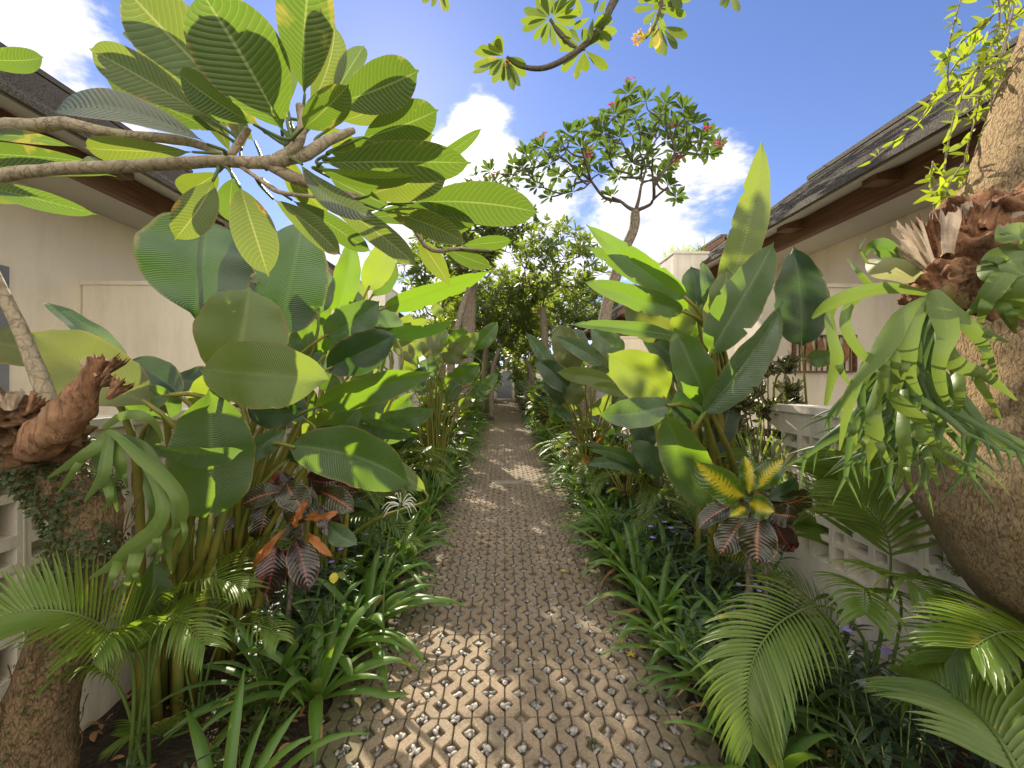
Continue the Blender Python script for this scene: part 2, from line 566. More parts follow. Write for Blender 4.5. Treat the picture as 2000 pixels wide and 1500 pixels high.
def bark(name, c1, c2, c3, sc=14, stretch=.45, bs=.9, bd=.02, ckn=.4):
    m, nt, pr, out = newmat(name)
    tco = N(nt, 'ShaderNodeTexCoord')
    mpn = N(nt, 'ShaderNodeMapping')
    mpn.inputs['Scale'].default_value = (1, 1, stretch)
    nt.links.new(tco.outputs['Object'], mpn.inputs[0])
    O = mpn.outputs[0]
    vo = N(nt, 'ShaderNodeTexVoronoi', feature='DISTANCE_TO_EDGE')
    vo.inputs['Scale'].default_value = sc
    mixv = N(nt, 'ShaderNodeVectorMath', operation='ADD')
    nn = N(nt, 'ShaderNodeTexNoise')
    nn.inputs['Scale'].default_value = sc * .6
    nn.inputs['Detail'].default_value = 4
    nt.links.new(O, nn.inputs['Vector'])
    scl = N(nt, 'ShaderNodeVectorMath', operation='SCALE')
    scl.inputs['Scale'].default_value = 2.2 / sc
    nt.links.new(nn.outputs['Color'], scl.inputs[0])
    nt.links.new(O, mixv.inputs[0])
    nt.links.new(scl.outputs[0], mixv.inputs[1])
    nt.links.new(mixv.outputs[0], vo.inputs['Vector'])
    crack = sstep(nt, mth(nt, 'ADD', vo.outputs['Distance'], mth(nt, 'MULTIPLY', tex_noise(nt, O, sc * 1.2, 6, .7), ckn)), .0 + ckn * .35, .14 + ckn * .5)
    n = tex_noise(nt, O, sc * 1.8, 8, .7)
    nb = tex_noise(nt, O, 3.0, 5, .6)
    c = mixc(nt, sstep(nt, n, .3, .7), c1, c2)
    c = mixc(nt, mth(nt, 'MULTIPLY', sstep(nt, nb, .45, .7), .6), c, c3)
    c = mixc(nt, mth(nt, 'MULTIPLY', mth(nt, 'SUBTRACT', 1, crack), .55), c, tuple(x * .3 for x in c1))
    setc(nt, pr, c)
    pr.inputs['Roughness'].default_value = .85
    pr.inputs['Specular IOR Level'].default_value = .25
    bump(nt, pr, mth(nt, 'ADD', mth(nt, 'MULTIPLY', crack, .6), mth(nt, 'MULTIPLY', n, .9)), bs, bd)
    return m


M['stem'] = simple('green_stem', (.10, .15, .03), (.22, .17, .03), 9, .5, .2)
M['stembrown'] = simple('sheath_stem', (.16, .10, .03), (.10, .13, .03), 7, .6, .4)
M['petiole'] = simple('leaf_stalk', (.07, .12, .025), (.11, .15, .035), 9, .45, .2)
M['branch'] = bark('grey_branch', (.30, .24, .15), (.42, .35, .25), (.22, .20, .13), 40, .8, .5, .006)
M['branchdk'] = bark('dark_branch', (.10, .085, .065), (.17, .145, .11), (.09, .08, .06), 30, .8, .5, .006)
M['barkR'] = bark('ochre_bark', (.32, .20, .09), (.58, .42, .22), (.36, .28, .18), 95, .42, 1.0, .016, .9)
M['barkL'] = bark('brown_bark', (.22, .145, .075), (.34, .235, .13), (.12, .095, .045), 80, .5, 1.0, .016, .9)
M['barkG'] = bark('grey_bark', (.24, .19, .14), (.34, .28, .21), (.17, .14, .10), 26, .5, 1.0, .02)
M['shield'] = bark('shield_frond_brown', (.13, .055, .028), (.32, .155, .075), (.40, .25, .14), 30, .35, .8, .012, 1.2)
M['shieldp'] = simple('shield_frond_papery', (.36, .25, .16), (.52, .42, .31), 30, .8, .9, .01, 9, tm=.2)
M['fibre'] = simple('root_fibre', (.08, .045, .022), (.17, .095, .04), 60, .9, 1.0, .01, 9)
M['plaster'] = plaster('cream_plaster', (.80, .72, .585), .28)
M['plasterw'] = plaster('white_plaster', (.80, .74, .64), .5)
M['block'] = plaster('painted_block', (.74, .67, .55), .6, .5)
M['soffit'] = plaster('soffit_board', (.58, .56, .50), .12, .05)
M['shingle'] = bark('roof_shingle', (.085, .075, .062), (.17, .15, .125), (.12, .11, .085), 60, .6, .8, .01, .8)
M['trim'] = simple('pale_trim', (.24, .225, .18), (.34, .32, .27), 6, .5, .1)
M['metal'] = simple('grey_metal', (.16, .17, .19), (.21, .22, .24), 5, .45, .1)
M['soilrim'] = simple('concrete_edge', (.26, .23, .18), (.36, .32, .26), 20, .9, .6)
M['pink'] = simple('pink_petal', (.50, .05, .13), (.65, .12, .20), 20, .5, .1, tm=.3)
M['yellowf'] = simple('yellow_petal', (.65, .38, .03), (.75, .50, .12), 20, .5, .1, tm=.3)
M['whitef'] = simple('white_petal', (.75, .74, .62), (.82, .82, .74), 20, .5, .1, tm=.3)
M['purple'] = simple('purple_petal', (.30, .22, .62), (.40, .32, .72), 20, .5, .1, tm=.3)
M['deadleaf'] = simple('dead_leaf', (.20, .10, .045), (.38, .22, .10), 14, .8, .4)
M['yleaf'] = simple('fallen_yellow_leaf', (.62, .50, .06), (.72, .60, .12), 14, .6, .2, tm=.3)


def wood(name):
    m, nt, pr, out = newmat(name)
    tco = N(nt, 'ShaderNodeTexCoord')
    mpn = N(nt, 'ShaderNodeMapping')
    mpn.inputs['Scale'].default_value = (30, 1.2, 30)
    nt.links.new(tco.outputs['Object'], mpn.inputs[0])
    n = tex_noise(nt, mpn.outputs[0], 1.6, 8, .65, .3)
    b = tex_noise(nt, tco.outputs['Object'], 2.5, 4)
    c = mixc(nt, sstep(nt, n, .3, .7), (.085, .035, .016), (.22, .105, .050))
    c = mixc(nt, mth(nt, 'MULTIPLY', sstep(nt, b, .4, .7), .5), c, (.15, .09, .055))
    setc(nt, pr, c)
    pr.inputs['Roughness'].default_value = .6
    bump(nt, pr, n, .5, .006)
    return m


M['wood'] = wood('brown_timber')


def glassmat():
    m, nt, pr, out = newmat('window_glass')
    pr.inputs['Base Color'].default_value = (.02, .025, .025, 1)
    pr.inputs['Roughness'].default_value = .06
    pr.inputs['Specular IOR Level'].default_value = .9
    return m


M['glass'] = glassmat()


def pavermat():
    m, nt, pr, out = newmat('paver_concrete')
    tco = N(nt, 'ShaderNodeTexCoord')
    O = tco.outputs['Object']
    g1 = tex_noise(nt, O, 220, 3, .7)
    g2 = tex_noise(nt, O, 30, 5, .65)
    g3 = tex_noise(nt, O, 2.2, 6, .6)
    vo = N(nt, 'ShaderNodeTexVoronoi')
    vo.inputs['Scale'].default_value = 260
    nt.links.new(O, vo.inputs['Vector'])
    c = mixc(nt, sstep(nt, g1, .3, .7), (.21, .155, .105), (.42, .325, .225))
    c = mixc(nt, mth(nt, 'MULTIPLY', sstep(nt, vo.outputs['Color'], .75, .95), .6), c, (.60, .50, .40))
    c = mixc(nt, mth(nt, 'MULTIPLY', sstep(nt, g2, .45, .72), .6), c, (.15, .115, .08))
    c = mixc(nt, mth(nt, 'MULTIPLY', sstep(nt, tex_noise(nt, O, 95, 3, .8), .50, .68), .55), c, (.12, .09, .065))
    c = mixc(nt, mth(nt, 'MULTIPLY', sstep(nt, g3, .45, .7), .5), c, (.24, .22, .17))
    uvn = N(nt, 'ShaderNodeUVMap'); uvn.uv_map = 'UVMap'
    wn = N(nt, 'ShaderNodeTexWhiteNoise', noise_dimensions='2D')
    nt.links.new(uvn.outputs[0], wn.inputs['Vector'])
    c = mixc(nt, mth(nt, 'MULTIPLY', wn.outputs['Value'], .38), c, (.155, .125, .09))
    c = mixc(nt, mth(nt, 'MULTIPLY', sstep(nt, tex_noise(nt, O, 7.5, 7, .75, .6), .52, .66), .5), c, (.12, .10, .065))
    # moss towards both edges of the path
    sp = N(nt, 'ShaderNodeSeparateXYZ')
    nt.links.new(O, sp.inputs[0])
    ex = mth(nt, 'ABSOLUTE', mth(nt, 'SUBTRACT', sp.outputs[0], .06))
    mo = sstep(nt, mth(nt, 'ADD', ex, mth(nt, 'MULTIPLY', tex_noise(nt, O, 9, 5, .7), .45)), .74, 1.02)
    c = mixc(nt, mth(nt, 'MULTIPLY', mo, .7), c, (.075, .080, .030))
    setc(nt, pr, c)
    pr.inputs['Roughness'].default_value = .9
    pr.inputs['Specular IOR Level'].default_value = .25
    bump(nt, pr, mth(nt, 'ADD', g1, mth(nt, 'MULTIPLY', vo.outputs['Distance'], 1.2)), .55, .004)
    return m


M['paver'] = pavermat()
M['pebble'] = None


def pebblemat():
    m, nt, pr, out = newmat('river_pebble')
    uvn = N(nt, 'ShaderNodeUVMap'); uvn.uv_map = 'UVMap'
    wn = N(nt, 'ShaderNodeTexWhiteNoise', noise_dimensions='2D')
    nt.links.new(uvn.outputs[0], wn.inputs['Vector'])
    c = ramp(nt, wn.outputs['Value'], [(0, (.07, .065, .065)), (.35, (.17, .155, .145)), (.7, (.27, .245, .215)), (1, (.38, .35, .315))])
    setc(nt, pr, c)
    pr.inputs['Roughness'].default_value = .55
    return m


M['pebble'] = pebblemat()


def soilmat():
    m, nt, pr, out = newmat('dark_soil')
    tco = N(nt, 'ShaderNodeTexCoord')
    O = tco.outputs['Object']
    n = tex_noise(nt, O, 34, 8, .75)
    vo = N(nt, 'ShaderNodeTexVoronoi')
    vo.inputs['Scale'].default_value = 60
    nt.links.new(O, vo.inputs['Vector'])
    c = mixc(nt, sstep(nt, n, .35, .7), (.020, .013, .008), (.075, .046, .026))
    c = mixc(nt, mth(nt, 'MULTIPLY', sstep(nt, vo.outputs['Color'], .8, .95), .7), c, (.16, .09, .045))
    c = mixc(nt, mth(nt, 'MULTIPLY', sstep(nt, tex_noise(nt, O, 3, 5), .55, .7), .5), c, (.03, .045, .012))
    setc(nt, pr, c)
    pr.inputs['Roughness'].default_value = .95
    bump(nt, pr, mth(nt, 'ADD', n, vo.outputs['Distance']), .9, .02)
    return m


M['soil'] = soilmat()
M['grout'] = simple('joint_sand', (.14, .115, .08), (.30, .25, .18), 40, .95, .8)

# ------------------------------------------------------------------ ground, path, beds
XL, XR = -1.74, 1.85           # faces of the two garden walls
PXL, PXR = -0.80, 0.90
g = G()
g.add([(-250, -60, -.06), (250, -60, -.06), (250, 300, -.06), (-250, 300, -.06)], [(0, 1, 2, 3)])
kindo(g.build('ground', M['soil'], smooth=False), 'structure')


def bed(name, x0, x1, slope_side):
    g = G()
    nx, ny = 16, 360
    vs, fs = [], []
    for j in range(ny + 1):
        y = -.5 + j * 30.5 / ny
        for i in range(nx + 1):
            x = x0 + (x1 - x0) * i / nx
            e = min(abs(x - (PXL if slope_side < 0 else PXR)), .3) / .3
            z = -.03 + .075 * e + .03 * noise.noise(V((x * 3, y * 3, 0))) * e + .012 * noise.noise(V((x * 22, y * 22, 3)))
            vs.append((x, y, z))
    for j in range(ny):
        for i in range(nx):
            a = j * (nx + 1) + i
            fs.append((a, a + 1, a + nx + 2, a + nx + 1))
    g.add(vs, fs)
    return kindo(g.build(name, M['soil']), 'structure')


bed('soil_bed', XL - .02, PXL + .03, -1)
bed('soil_bed', PXR - .03, XR + .02, 1)

# path: concrete grid pavers
A = .146
Rd = .0395
gap = .0024
g = G()
ncol = int(round((PXR - PXL) / (A / 2)))
x_start = PXL
prng = random.Random(3)
block = 2 * A


def strip_poly(ci, yb):
    """outline of the strip between column ci and ci+1 in block starting at yb (counter-clockwise)"""
    xa = x_start + ci * A / 2
    xb = xa + A / 2
    y0, y1 = yb + gap, yb + block - gap
    offa = 0 if ci % 2 == 0 else A / 2
    offb = A / 2 - offa

    def edge(xc, off, sgn):
        pts = [(xc + sgn * gap, y0)] if abs(((y0 - off + yb * 0) - yb) % A) > Rd and off != 0 else []
        out = []
        ys = [yb + off + k * A for k in range(-1, 4)]
        if off == 0:
            out.append((xc + sgn * (Rd - gap), y0))
            out.append((xc + sgn * gap, yb + Rd))
            out.append((xc + sgn * gap, yb + A - Rd)); out.append((xc + sgn * Rd, yb + A)); out.append((xc + sgn * gap, yb + A + Rd))
            out.append((xc + sgn * gap, yb + block - Rd)); out.append((xc + sgn * (Rd - gap), y1))
        else:
            out.append((xc + sgn * gap, y0))
            for k in (0, 1):
                yc = yb + off + k * A
                out += [(xc + sgn * gap, yc - Rd), (xc + sgn * Rd, yc), (xc + sgn * gap, yc + Rd)]
            out.append((xc + sgn * gap, y1))
        return out
    ra = edge(xa, offa, 1)
    rb = edge(xb, offb, -1)
    return rb + ra[::-1]


nblk = int(30.5 / block)
Y0P = -.25
for bj in range(nblk):
    yb = Y0P + bj * block
    for ci in range(ncol):
        pl = strip_poly(ci, yb)
        n = len(pl)
        dz = prng.uniform(-.0015, .0015)
        inset = .0034
        top = []
        for i in range(n):
            p0 = V((*pl[i - 1], 0)); p1 = V((*pl[i], 0)); p2 = V((*pl[(i + 1) % n], 0))
            e1 = (p1 - p0).normalized(); e2 = (p2 - p1).normalized()
            nn = (V((-e1.y, e1.x, 0)) + V((-e2.y, e2.x, 0)))
            nn = nn.normalized() if nn.length > 1e-6 else V((0, 0, 0))
            jx = prng.uniform(-.001, .001)
            top.append((p1.x + nn.x * inset + jx, p1.y + nn.y * inset + jx, dz))
        vs = top + [(p[0], p[1], -.006 + dz) for p in pl] + [(p[0], p[1], -.045) for p in pl]
        fs = [tuple(range(n))]
        for i in range(n):
            k = (i + 1) % n
            fs.append((n + i, n + k, k, i))
            fs.append((2 * n + i, 2 * n + k, n + k, n + i))
        g.add(vs, fs, [(ci * .37 + .1, bj * .53 + .2)] * len(vs))
path = kindo(g.build('path', M['paver'], smooth=False), 'structure')
g = G()
g.add([(PXL - .05, -.4, -.028), (PXR + .05, -.4, -.028), (PXR + .05, 30.5, -.028), (PXL - .05, 30.5, -.028)], [(0, 1, 2, 3)])
kindo(g.build('path_bedding', M['grout'], smooth=False), 'structure')
# pebbles in the openings
ico_v, ico_f = [], []
_t = (1 + 5 ** .5) / 2
base_v = [V(p).normalized() for p in [(-1, _t, 0), (1, _t, 0), (-1, -_t, 0), (1, -_t, 0), (0, -1, _t), (0, 1, _t), (0, -1, -_t), (0, 1, -_t), (_t, 0, -1), (_t, 0, 1), (-_t, 0, -1), (-_t, 0, 1)]]
base_f = [(0, 11, 5), (0, 5, 1), (0, 1, 7), (0, 7, 10), (0, 10, 11), (1, 5, 9), (5, 11, 4), (11, 10, 2), (10, 7, 6), (7, 1, 8), (3, 9, 4), (3, 4, 2), (3, 2, 6), (3, 6, 8), (3, 8, 9), (4, 9, 5), (2, 4, 11), (6, 2, 10), (8, 6, 7), (9, 8, 1)]


def subdiv(vs, fs):
    vs = list(vs); cache = {}; out = []

    def mid(a, b):
        k = (min(a, b), max(a, b))
        if k not in cache:
            vs.append((vs[a] + vs[b]).normalized()); cache[k] = len(vs) - 1
        return cache[k]
    for a, b, c in fs:
        x, y, z = mid(a, b), mid(b, c), mid(c, a)
        out += [(a, x, z), (b, y, x), (c, z, y), (x, y, z)]
    return vs, out


sph1 = subdiv(base_v, base_f)
sph2 = subdiv(*sph1)
sph3 = subdiv(*subdiv(*sph2))


def blobm(g, c, r, sph=sph1, amp=0, fr=3, uv=(0, 0), rot=None, seed=0):
    r = V(r) if not isinstance(r, (int, float)) else V((r, r, r))
    out = []
    for p in sph[0]:
        k = 1 + (amp * (noise.noise(p * fr + V((seed, seed * .7, 0))) + (.35 * noise.noise(p * fr * 3.1 + V((seed, 0, 3))) + .22 * abs(noise.noise(p * fr * 7 + V((0, seed, 3)))) if amp > .3 else 0)) if amp else 0)
        q = V((p.x * r.x, p.y * r.y, p.z * r.z)) * k
        if rot is not None:
            q = rot @ q
        out.append(V(c) + q)
    g.add(out, sph[1], [uv] * len(out))


g = G()
for ci in range(ncol + 1):
    xc = x_start + ci * A / 2
    for k in range(int(14 / A)):
        yc = Y0P + k * A + (0 if ci % 2 == 0 else A / 2)
        if yc < .9 or prng.random() < .04:
            continue
        near = yc < 5
        edge = min(xc - PXL, PXR - xc)
        for q in range(prng.choice([5, 6, 7, 8]) if edge > .12 else prng.choice([0, 1, 2])):
            r = prng.uniform(.0075, .0135)
            a = prng.uniform(0, 6.28)
            d = prng.uniform(.0, .024)
            rot = Matrix.Rotation(prng.uniform(0, 3.1), 3, 'Z') @ Matrix.Rotation(prng.uniform(-.4, .4), 3, 'X')
            blobm(g, (xc + d * math.cos(a), yc + d * math.sin(a), -.016 + prng.uniform(0, .013)), (r * 1.3, r * .85, r * .62), sph2 if yc < 2.6 else (sph1 if near else (base_v, base_f)), .15, 2,
                  (prng.random(), prng.random()), rot, prng.random() * 9)
kindo(g.build('pebbles', M['pebble']), 'stuff')
# weeds and moss in the openings near both edges
g = G()
for ci in range(ncol + 1):
    xc = x_start + ci * A / 2
    e = min(xc - PXL, PXR - xc)
    for k in range(int(9 / A)):
        yc = Y0P + k * A + (0 if ci % 2 == 0 else A / 2)
        if yc < 1.2 or prng.random() > (.75 if e < .12 else .35 if e < .25 else .035):
            continue
        for q in range(prng.randint(14, 34)):
            p = V((xc + prng.gauss(0, .016), yc + prng.gauss(0, .016), prng.uniform(-.02, .004)))
            d = V((prng.gauss(0, 1), prng.gauss(0, 1), prng.uniform(.1, 1.6))).normalized(); l = prng.uniform(.008, .022)
            leaf(g, p, p + d * l, l * .5, UP, .05, .2, 'oval', 2, 2, rr=prng)
kindo(g.build('path_weeds', M['fig']), 'stuff')
bpy.data.objects['path_weeds']['label'] = 'tiny weeds and moss in the paver openings along the path edges'

# drain cover set in the path
t = thing('drain_cover', 'pale rectangular concrete drain cover set into the middle of the path', 'drain cover', (.03, 5.85, .0))
g = G(); box(g, -.145, .205, 5.79, 5.91, -.02, .004); g.build('cover', M['soilrim'], t, False)
g = G()
for (a, b, c_, d_) in ((-.175, -.148, 5.765, 5.935), (.208, .235, 5.765, 5.935), (-.148, .208, 5.765, 5.787), (-.148, .208, 5.913, 5.935)):
    box(g, a, b, c_, d_, -.02, .009)
g.build('frame', M['soilrim'], t, False)

# ------------------------------------------------------------------ garden walls of pierced blocks
WTOP = 1.33


def garden_wall(xf, sgn, label):
    """xf: x of the face towards the path, sgn: direction away from the path"""
    t = thing('garden_wall', label, 'wall', (xf, 0, 0))
    th = .14
    g = G()
    x1, x2 = sorted((xf, xf + sgn * th))
    # plinth and top course
    g = G(); box(g, x1 + (0 if sgn > 0 else 0), x2, -.6, 30, -.1, .42); g.build('plinth', M['block'], t, False)
    g = G()
    xa, xb = sorted((xf - sgn * .012, xf + sgn * (th + .01)))
    box(g, xa, xb, -.6, 30, 1.285, WTOP)
    g.build('coping', M['plasterw'], t, False)
    g = G()
    box(g, x1, x2, -.6, 30, 1.17, 1.285)
    # lattice
    per = .25
    cells = [(.022, .142), (.170, .228)]   # opening spans inside one period
    dep = .085
    ny = int(30 / per)

    def q(a, b, c, d):
        g.add([a, b, c, d], [(0, 1, 2, 3) if sgn < 0 else (3, 2, 1, 0)])

    def pt(y, z, d=0):
        return (xf + sgn * d, y, z)
    for j in range(ny):
        yb = .0 + j * per
        sub = yb < 14
        for k in range(3):
            zb = .42 + k * per
            ylines = [0, *cells[0], *cells[1], per]
            zlines = ylines
            flip = (j + k) % 2
            for a in range(5):
                for b in range(5):
                    y0, y1 = yb + ylines[a], yb + ylines[a + 1]
                    z0, z1 = zb + zlines[b], zb + zlines[b + 1]
                    if a % 2 == 1 and b % 2 == 1:
                        i = min(y1 - y0, z1 - z0) * .10
                        Y0, Y1, Z0, Z1 = y0 + i, y1 - i, z0 + i, z1 - i
                        d = dep
                        q(pt(y0, z0), pt(y1, z0), pt(Y1, Z0, d), pt(Y0, Z0, d))
                        q(pt(y1, z0), pt(y1, z1), pt(Y1, Z1, d), pt(Y1, Z0, d))
                        q(pt(y1, z1), pt(y0, z1), pt(Y0, Z1, d), pt(Y1, Z1, d))
                        q(pt(y0, z1), pt(y0, z0), pt(Y0, Z0, d), pt(Y0, Z1, d))
                        q(pt(Y0, Z0, d), pt(Y1, Z0, d), pt(Y1, Z1, d), pt(Y0, Z1, d))
                    else:
                        q(pt(y0, z0), pt(y1, z0), pt(y1, z1), pt(y0, z1))
            # mortar ridge between blocks
            if sub:
                xa, xb = sorted((xf - sgn * .003, xf + sgn * .01))
                box(g, xa, xb, yb - .003, yb + .003, zb, zb + per)
        if sub:
            pass
    g.build('block_lattice', M['block'], t, False)
    return t


garden_wall(XL, -1, 'cream pierced block garden wall along the left planting bed')
garden_wall(XR, 1, 'cream pierced block garden wall along the right planting bed')


# ------------------------------------------------------------------ villas
def villa(sx, y0, y1, label, group=None, window=True, zoff=0):
    t = thing('villa', label, 'house', (sx * 4.6, (y0 + y1) / 2, 0))
    WX = 3.2
    X = lambda x: sx * x

    def bx(g, xa, xb, ya, yb, za, zb):
        a, b = sorted((X(xa), X(xb)))
        box(g, a, b, ya, yb, za + zoff, zb + zoff)
    ym0, ym1 = y0 + .35, y1 - .35
    # wall
    g = G()
    if window:
        wy0, wy1, wz0, wz1 = 1.62, 2.66, 1.42, 2.22
        bx(g, WX, WX + .15, ym0, wy0, -.1, 2.80); bx(g, WX, WX + .15, wy1, ym1, -.1, 2.80)
        bx(g, WX, WX + .15, wy0, wy1, -.1, wz0); bx(g, WX, WX + .15, wy0, wy1, wz1, 2.80)
    else:
        bx(g, WX, WX + .15, ym0, ym1, -.1, 2.80)
    # end walls with gable
    for ya, yb in ((ym0, ym0 + .15), (ym1 - .15, ym1)):
        z0 = 2.80
        zr = 2.86 + .72 * (4.55 - 2.35) - .16
        pts = [(WX + .15, -.1), (5.9, -.1), (5.9, 2.8), (4.55, zr), (WX + .15, 2.8 + .62)]
        vs = [(X(a), ya, b + zoff) for a, b in pts] + [(X(a), yb, b + zoff) for a, b in pts]
        n = 5
        fs = [tuple(range(n)), tuple(range(2 * n - 1, n - 1, -1))] + [(i, i + n, (i + 1) % n + n, (i + 1) % n) for i in range(n)]
        g.add(vs, fs)
    g.build('wall', M['plaster'], t, False)
    g = G()
    bx(g, 2.74, WX + .12, ym0, ym1, 2.802, 2.83)      # level soffit behind the beam
    # sloping soffit
    for (xa, xb) in ((2.362, 2.75),):
        za, zb = 2.834, 2.834 + .33 * (xb - xa)
        vs = [(X(xa), y0 + .02, za + zoff), (X(xb), y0 + .02, zb + zoff), (X(xb), y1 - .02, zb + zoff), (X(xa), y1 - .02, za + zoff)]
        vs += [(p[0], p[1], p[2] + .02) for p in vs]
        g.add(vs, [(0, 1, 2, 3), (7, 6, 5, 4), (0, 4, 5, 1), (1, 5, 6, 2), (2, 6, 7, 3), (3, 7, 4, 0)])
    g.build('soffit', M['soffit'], t, False)
    g = G(); bx(g, 2.66, 2.735, y0 + .1, y1 - .1, 2.765, 2.930); g.build('beam', M['wood'], t, False)
    y = y0 + .3
    while y < y1 - .2:
        g = G()
        w = .085
        za, zb = 2.945, 2.83 + .72 * (2.45 - 2.37)
        prof = [(2.43, 2.86), (2.60, 2.86 + .04), (3.1, 3.18), (3.1, 3.34), (2.43, 2.87)]
        xa, xb = 2.46, 2.735
        # visible block end between beam and soffit
        lo = lambda x: 2.945 if x >= 2.66 else 2.87
        pts = [(2.49, 2.835), (2.658, 2.835), (2.658, 2.929), (2.49, 2.874)]
        vs = [(X(a), y, b + zoff) for a, b in pts] + [(X(a), y + w * 1.3, b + zoff) for a, b in pts]
        n = len(pts)
        fs = [tuple(range(n)), tuple(range(2 * n - 1, n - 1, -1))] + [(i, i + n, (i + 1) % n + n, (i + 1) % n) for i in range(n)]
        g.add(vs, fs)
        g.build('rafter', M['wood'], t, False)
        y += .88
    # roof: stepped courses
    rg = G()
    nc = 30
    x0_, xr_ = 2.33, 4.55
    zE = 2.865
    step = (xr_ - x0_) / nc
    def zz(x): return zE + .72 * (x - x0_)
    for side in (0, 1):
        for i in range(nc):
            xa = x0_ + i * step; xb = xa + step * 1.02
            z1_, z2_ = zz(xa), zz(xb)
            if side:
                xa_, xb_ = 2 * xr_ - xa, 2 * xr_ - xb
            else:
                xa_, xb_ = xa, xb
            h = .013
            vs = [(X(xa_), y0, z1_ + zoff), (X(xb_), y0, z2_ + zoff), (X(xb_), y0, z2_ + .004 + zoff), (X(xa_), y0, z1_ + h + zoff)]
            vs += [(p[0], y1, p[2]) for p in vs]
            rg.add(vs, [(0, 1, 2, 3), (7, 6, 5, 4), (0, 4, 5, 1), (1, 5, 6, 2), (2, 6, 7, 3), (3, 7, 4, 0)])
    a_, b_ = sorted((X(xr_ - .07), X(xr_ + .07)))
    box(rg, a_, b_, y0 - .01, y1 + .01, zz(xr_) - .02 + zoff, zz(xr_) + .035 + zoff)
    rg.build('roof', M['shingle'], t, False)
    g = G(); bx(g, 2.322, 2.345, y0, y1, 2.836, 2.862); g.build('eaves_board', M['shingle'], t, False)
    # gable board at each end
    for yy in (y0 - .03, y1 + .002):
        g = G()
        pts = [(2.33, 2.79), (xr_, zz(xr_) - .10), (xr_, zz(xr_) + .0), (2.33, 2.862)]
        vs = [(X(a), yy, b + zoff) for a, b in pts] + [(X(a), yy + .028, b + zoff) for a, b in pts]
        g.add(vs, [(0, 1, 2, 3), (7, 6, 5, 4), (0, 4, 5, 1), (1, 5, 6, 2), (2, 6, 7, 3), (3, 7, 4, 0)])
        g.build('gable_board', M['wood'], t, False)
    if window:
        w = thing('window', '', '', (X(WX), 2.1, 0)); del w['label']; del w['category']
        bpy.data.objects.remove(w)
        g = G()
        fw = .07
        bx(g, WX - .02, WX + .08, wy0, wy0 + fw, wz0, wz1); bx(g, WX - .02, WX + .08, wy1 - fw, wy1, wz0, wz1)
        bx(g, WX - .02, WX + .08, wy0 + fw, wy1 - fw, wz0, wz0 + fw); bx(g, WX - .02, WX + .08, wy0 + fw, wy1 - fw, wz1 - fw, wz1)
        bx(g, WX + .01, WX + .06, (wy0 + wy1) / 2 - .02, (wy0 + wy1) / 2 + .02, wz0 + fw, wz1 - fw)
        wf = g.build('window', M['metal'], t, False)
        g = G(); bx(g, WX + .03, WX + .04, wy0 + fw, wy1 - fw, wz0 + fw, wz1 - fw)
        g.build('pane', M['glass'], wf, False)
        g = G(); bx(g, WX - .05, WX - .0, wy0 - .03, wy1 + .03, wz0 - .05, wz0 - .002)
        g.build('sill', M['soilrim'], wf, False)
    return t


villa(-1, .6, 5.9, 'near left villa with cream wall, wooden beam and dark shingle roof')
villa(1, .6, 5.9, 'near right villa with cream wall, wooden beam and dark shingle roof', window=False)
villa(-1, 8.3, 14, 'farther left villa, its roof edge seen beyond the tall white pier', window=False)
villa(1, 8.3, 14, 'farther right villa, its dark eave showing behind the broad leaves', window=False)


def pier(name, x0, x1, y0, y1, z1, label, m='plasterw', cat='wall'):
    g = G()
    a, b = sorted((x0, x1))
    cx, cy = (a + b) / 2, (y0 + y1) / 2
    box(g, a, b, y0, y1, -.1, z1)
    t = thing(name, label, cat, (cx, cy, 0))
    g.build('body', M[m], t, False)
    g = G(); box(g, a - .008, b + .008, y0 - .01, y1 + .01, z1 + .001, z1 + .03)
    g.build('cap', M['plaster'], t, False)
    return t


pier('partition_wall', -1.89, -3.19, 3.12, 3.28, 2.21, 'plain cream partition wall below the near left villa window side', 'plaster')
pier('partition_wall', 2.0, 3.19, 3.10, 3.26, 2.21, 'plain cream partition wall carrying the slatted wall panel', 'plaster')
pier('tall_pier', -1.90, -2.5, 6.5, 7.3, 3.0, 'tall white plastered pier behind the left garden wall')
pier('tall_pier', 2.0, 2.42, 4.75, 5.2, 2.98, 'tall white plastered pier with grass on top at the right eave')
pier('partition_wall', 2.0, 3.19, 6.9, 7.1, 2.2, 'cream partition wall between the two right villas', 'plaster')
# slatted panel on the right partition
t = thing('wall_panel', 'brown framed slatted wall panel with carved leaves, behind the staghorn fern', 'wall panel', (2.45, 3.09, 1.7))
g = G()
x0, x1, z0, z1 = 2.23, 2.72, 1.55, 1.84
for a, b, c_, d_ in ((x0, x0 + .015, z0, z1), (x1 - .015, x1, z0, z1), (x0 + .015, x1 - .015, z0, z0 + .012), (x0 + .015, x1 - .015, z1 - .012, z1)):
    box(g, a, b, 3.065, 3.098, c_, d_)
g.build('frame', M['wood'], t, False)
g = G()
x = x0 + .05
while x < x1 - .03:
    box(g, x, x + .007, 3.078, 3.088, z0 + .013, z1 - .013); x += .044
g.build('slats', M['wood'], t, False)
g = G()
for xx, zt in ((2.34, 1.74), (2.43, 1.76), (2.52, 1.75), (2.62, 1.74)):
    leaf(g, (xx, 3.072, z0 + .07), (xx + .01, 3.07, zt + .06), .065, V((0, -1, 0)), .02, .2, 'oval', 8, 4)
g.build('carved_leaves', M['deadleaf'], t)

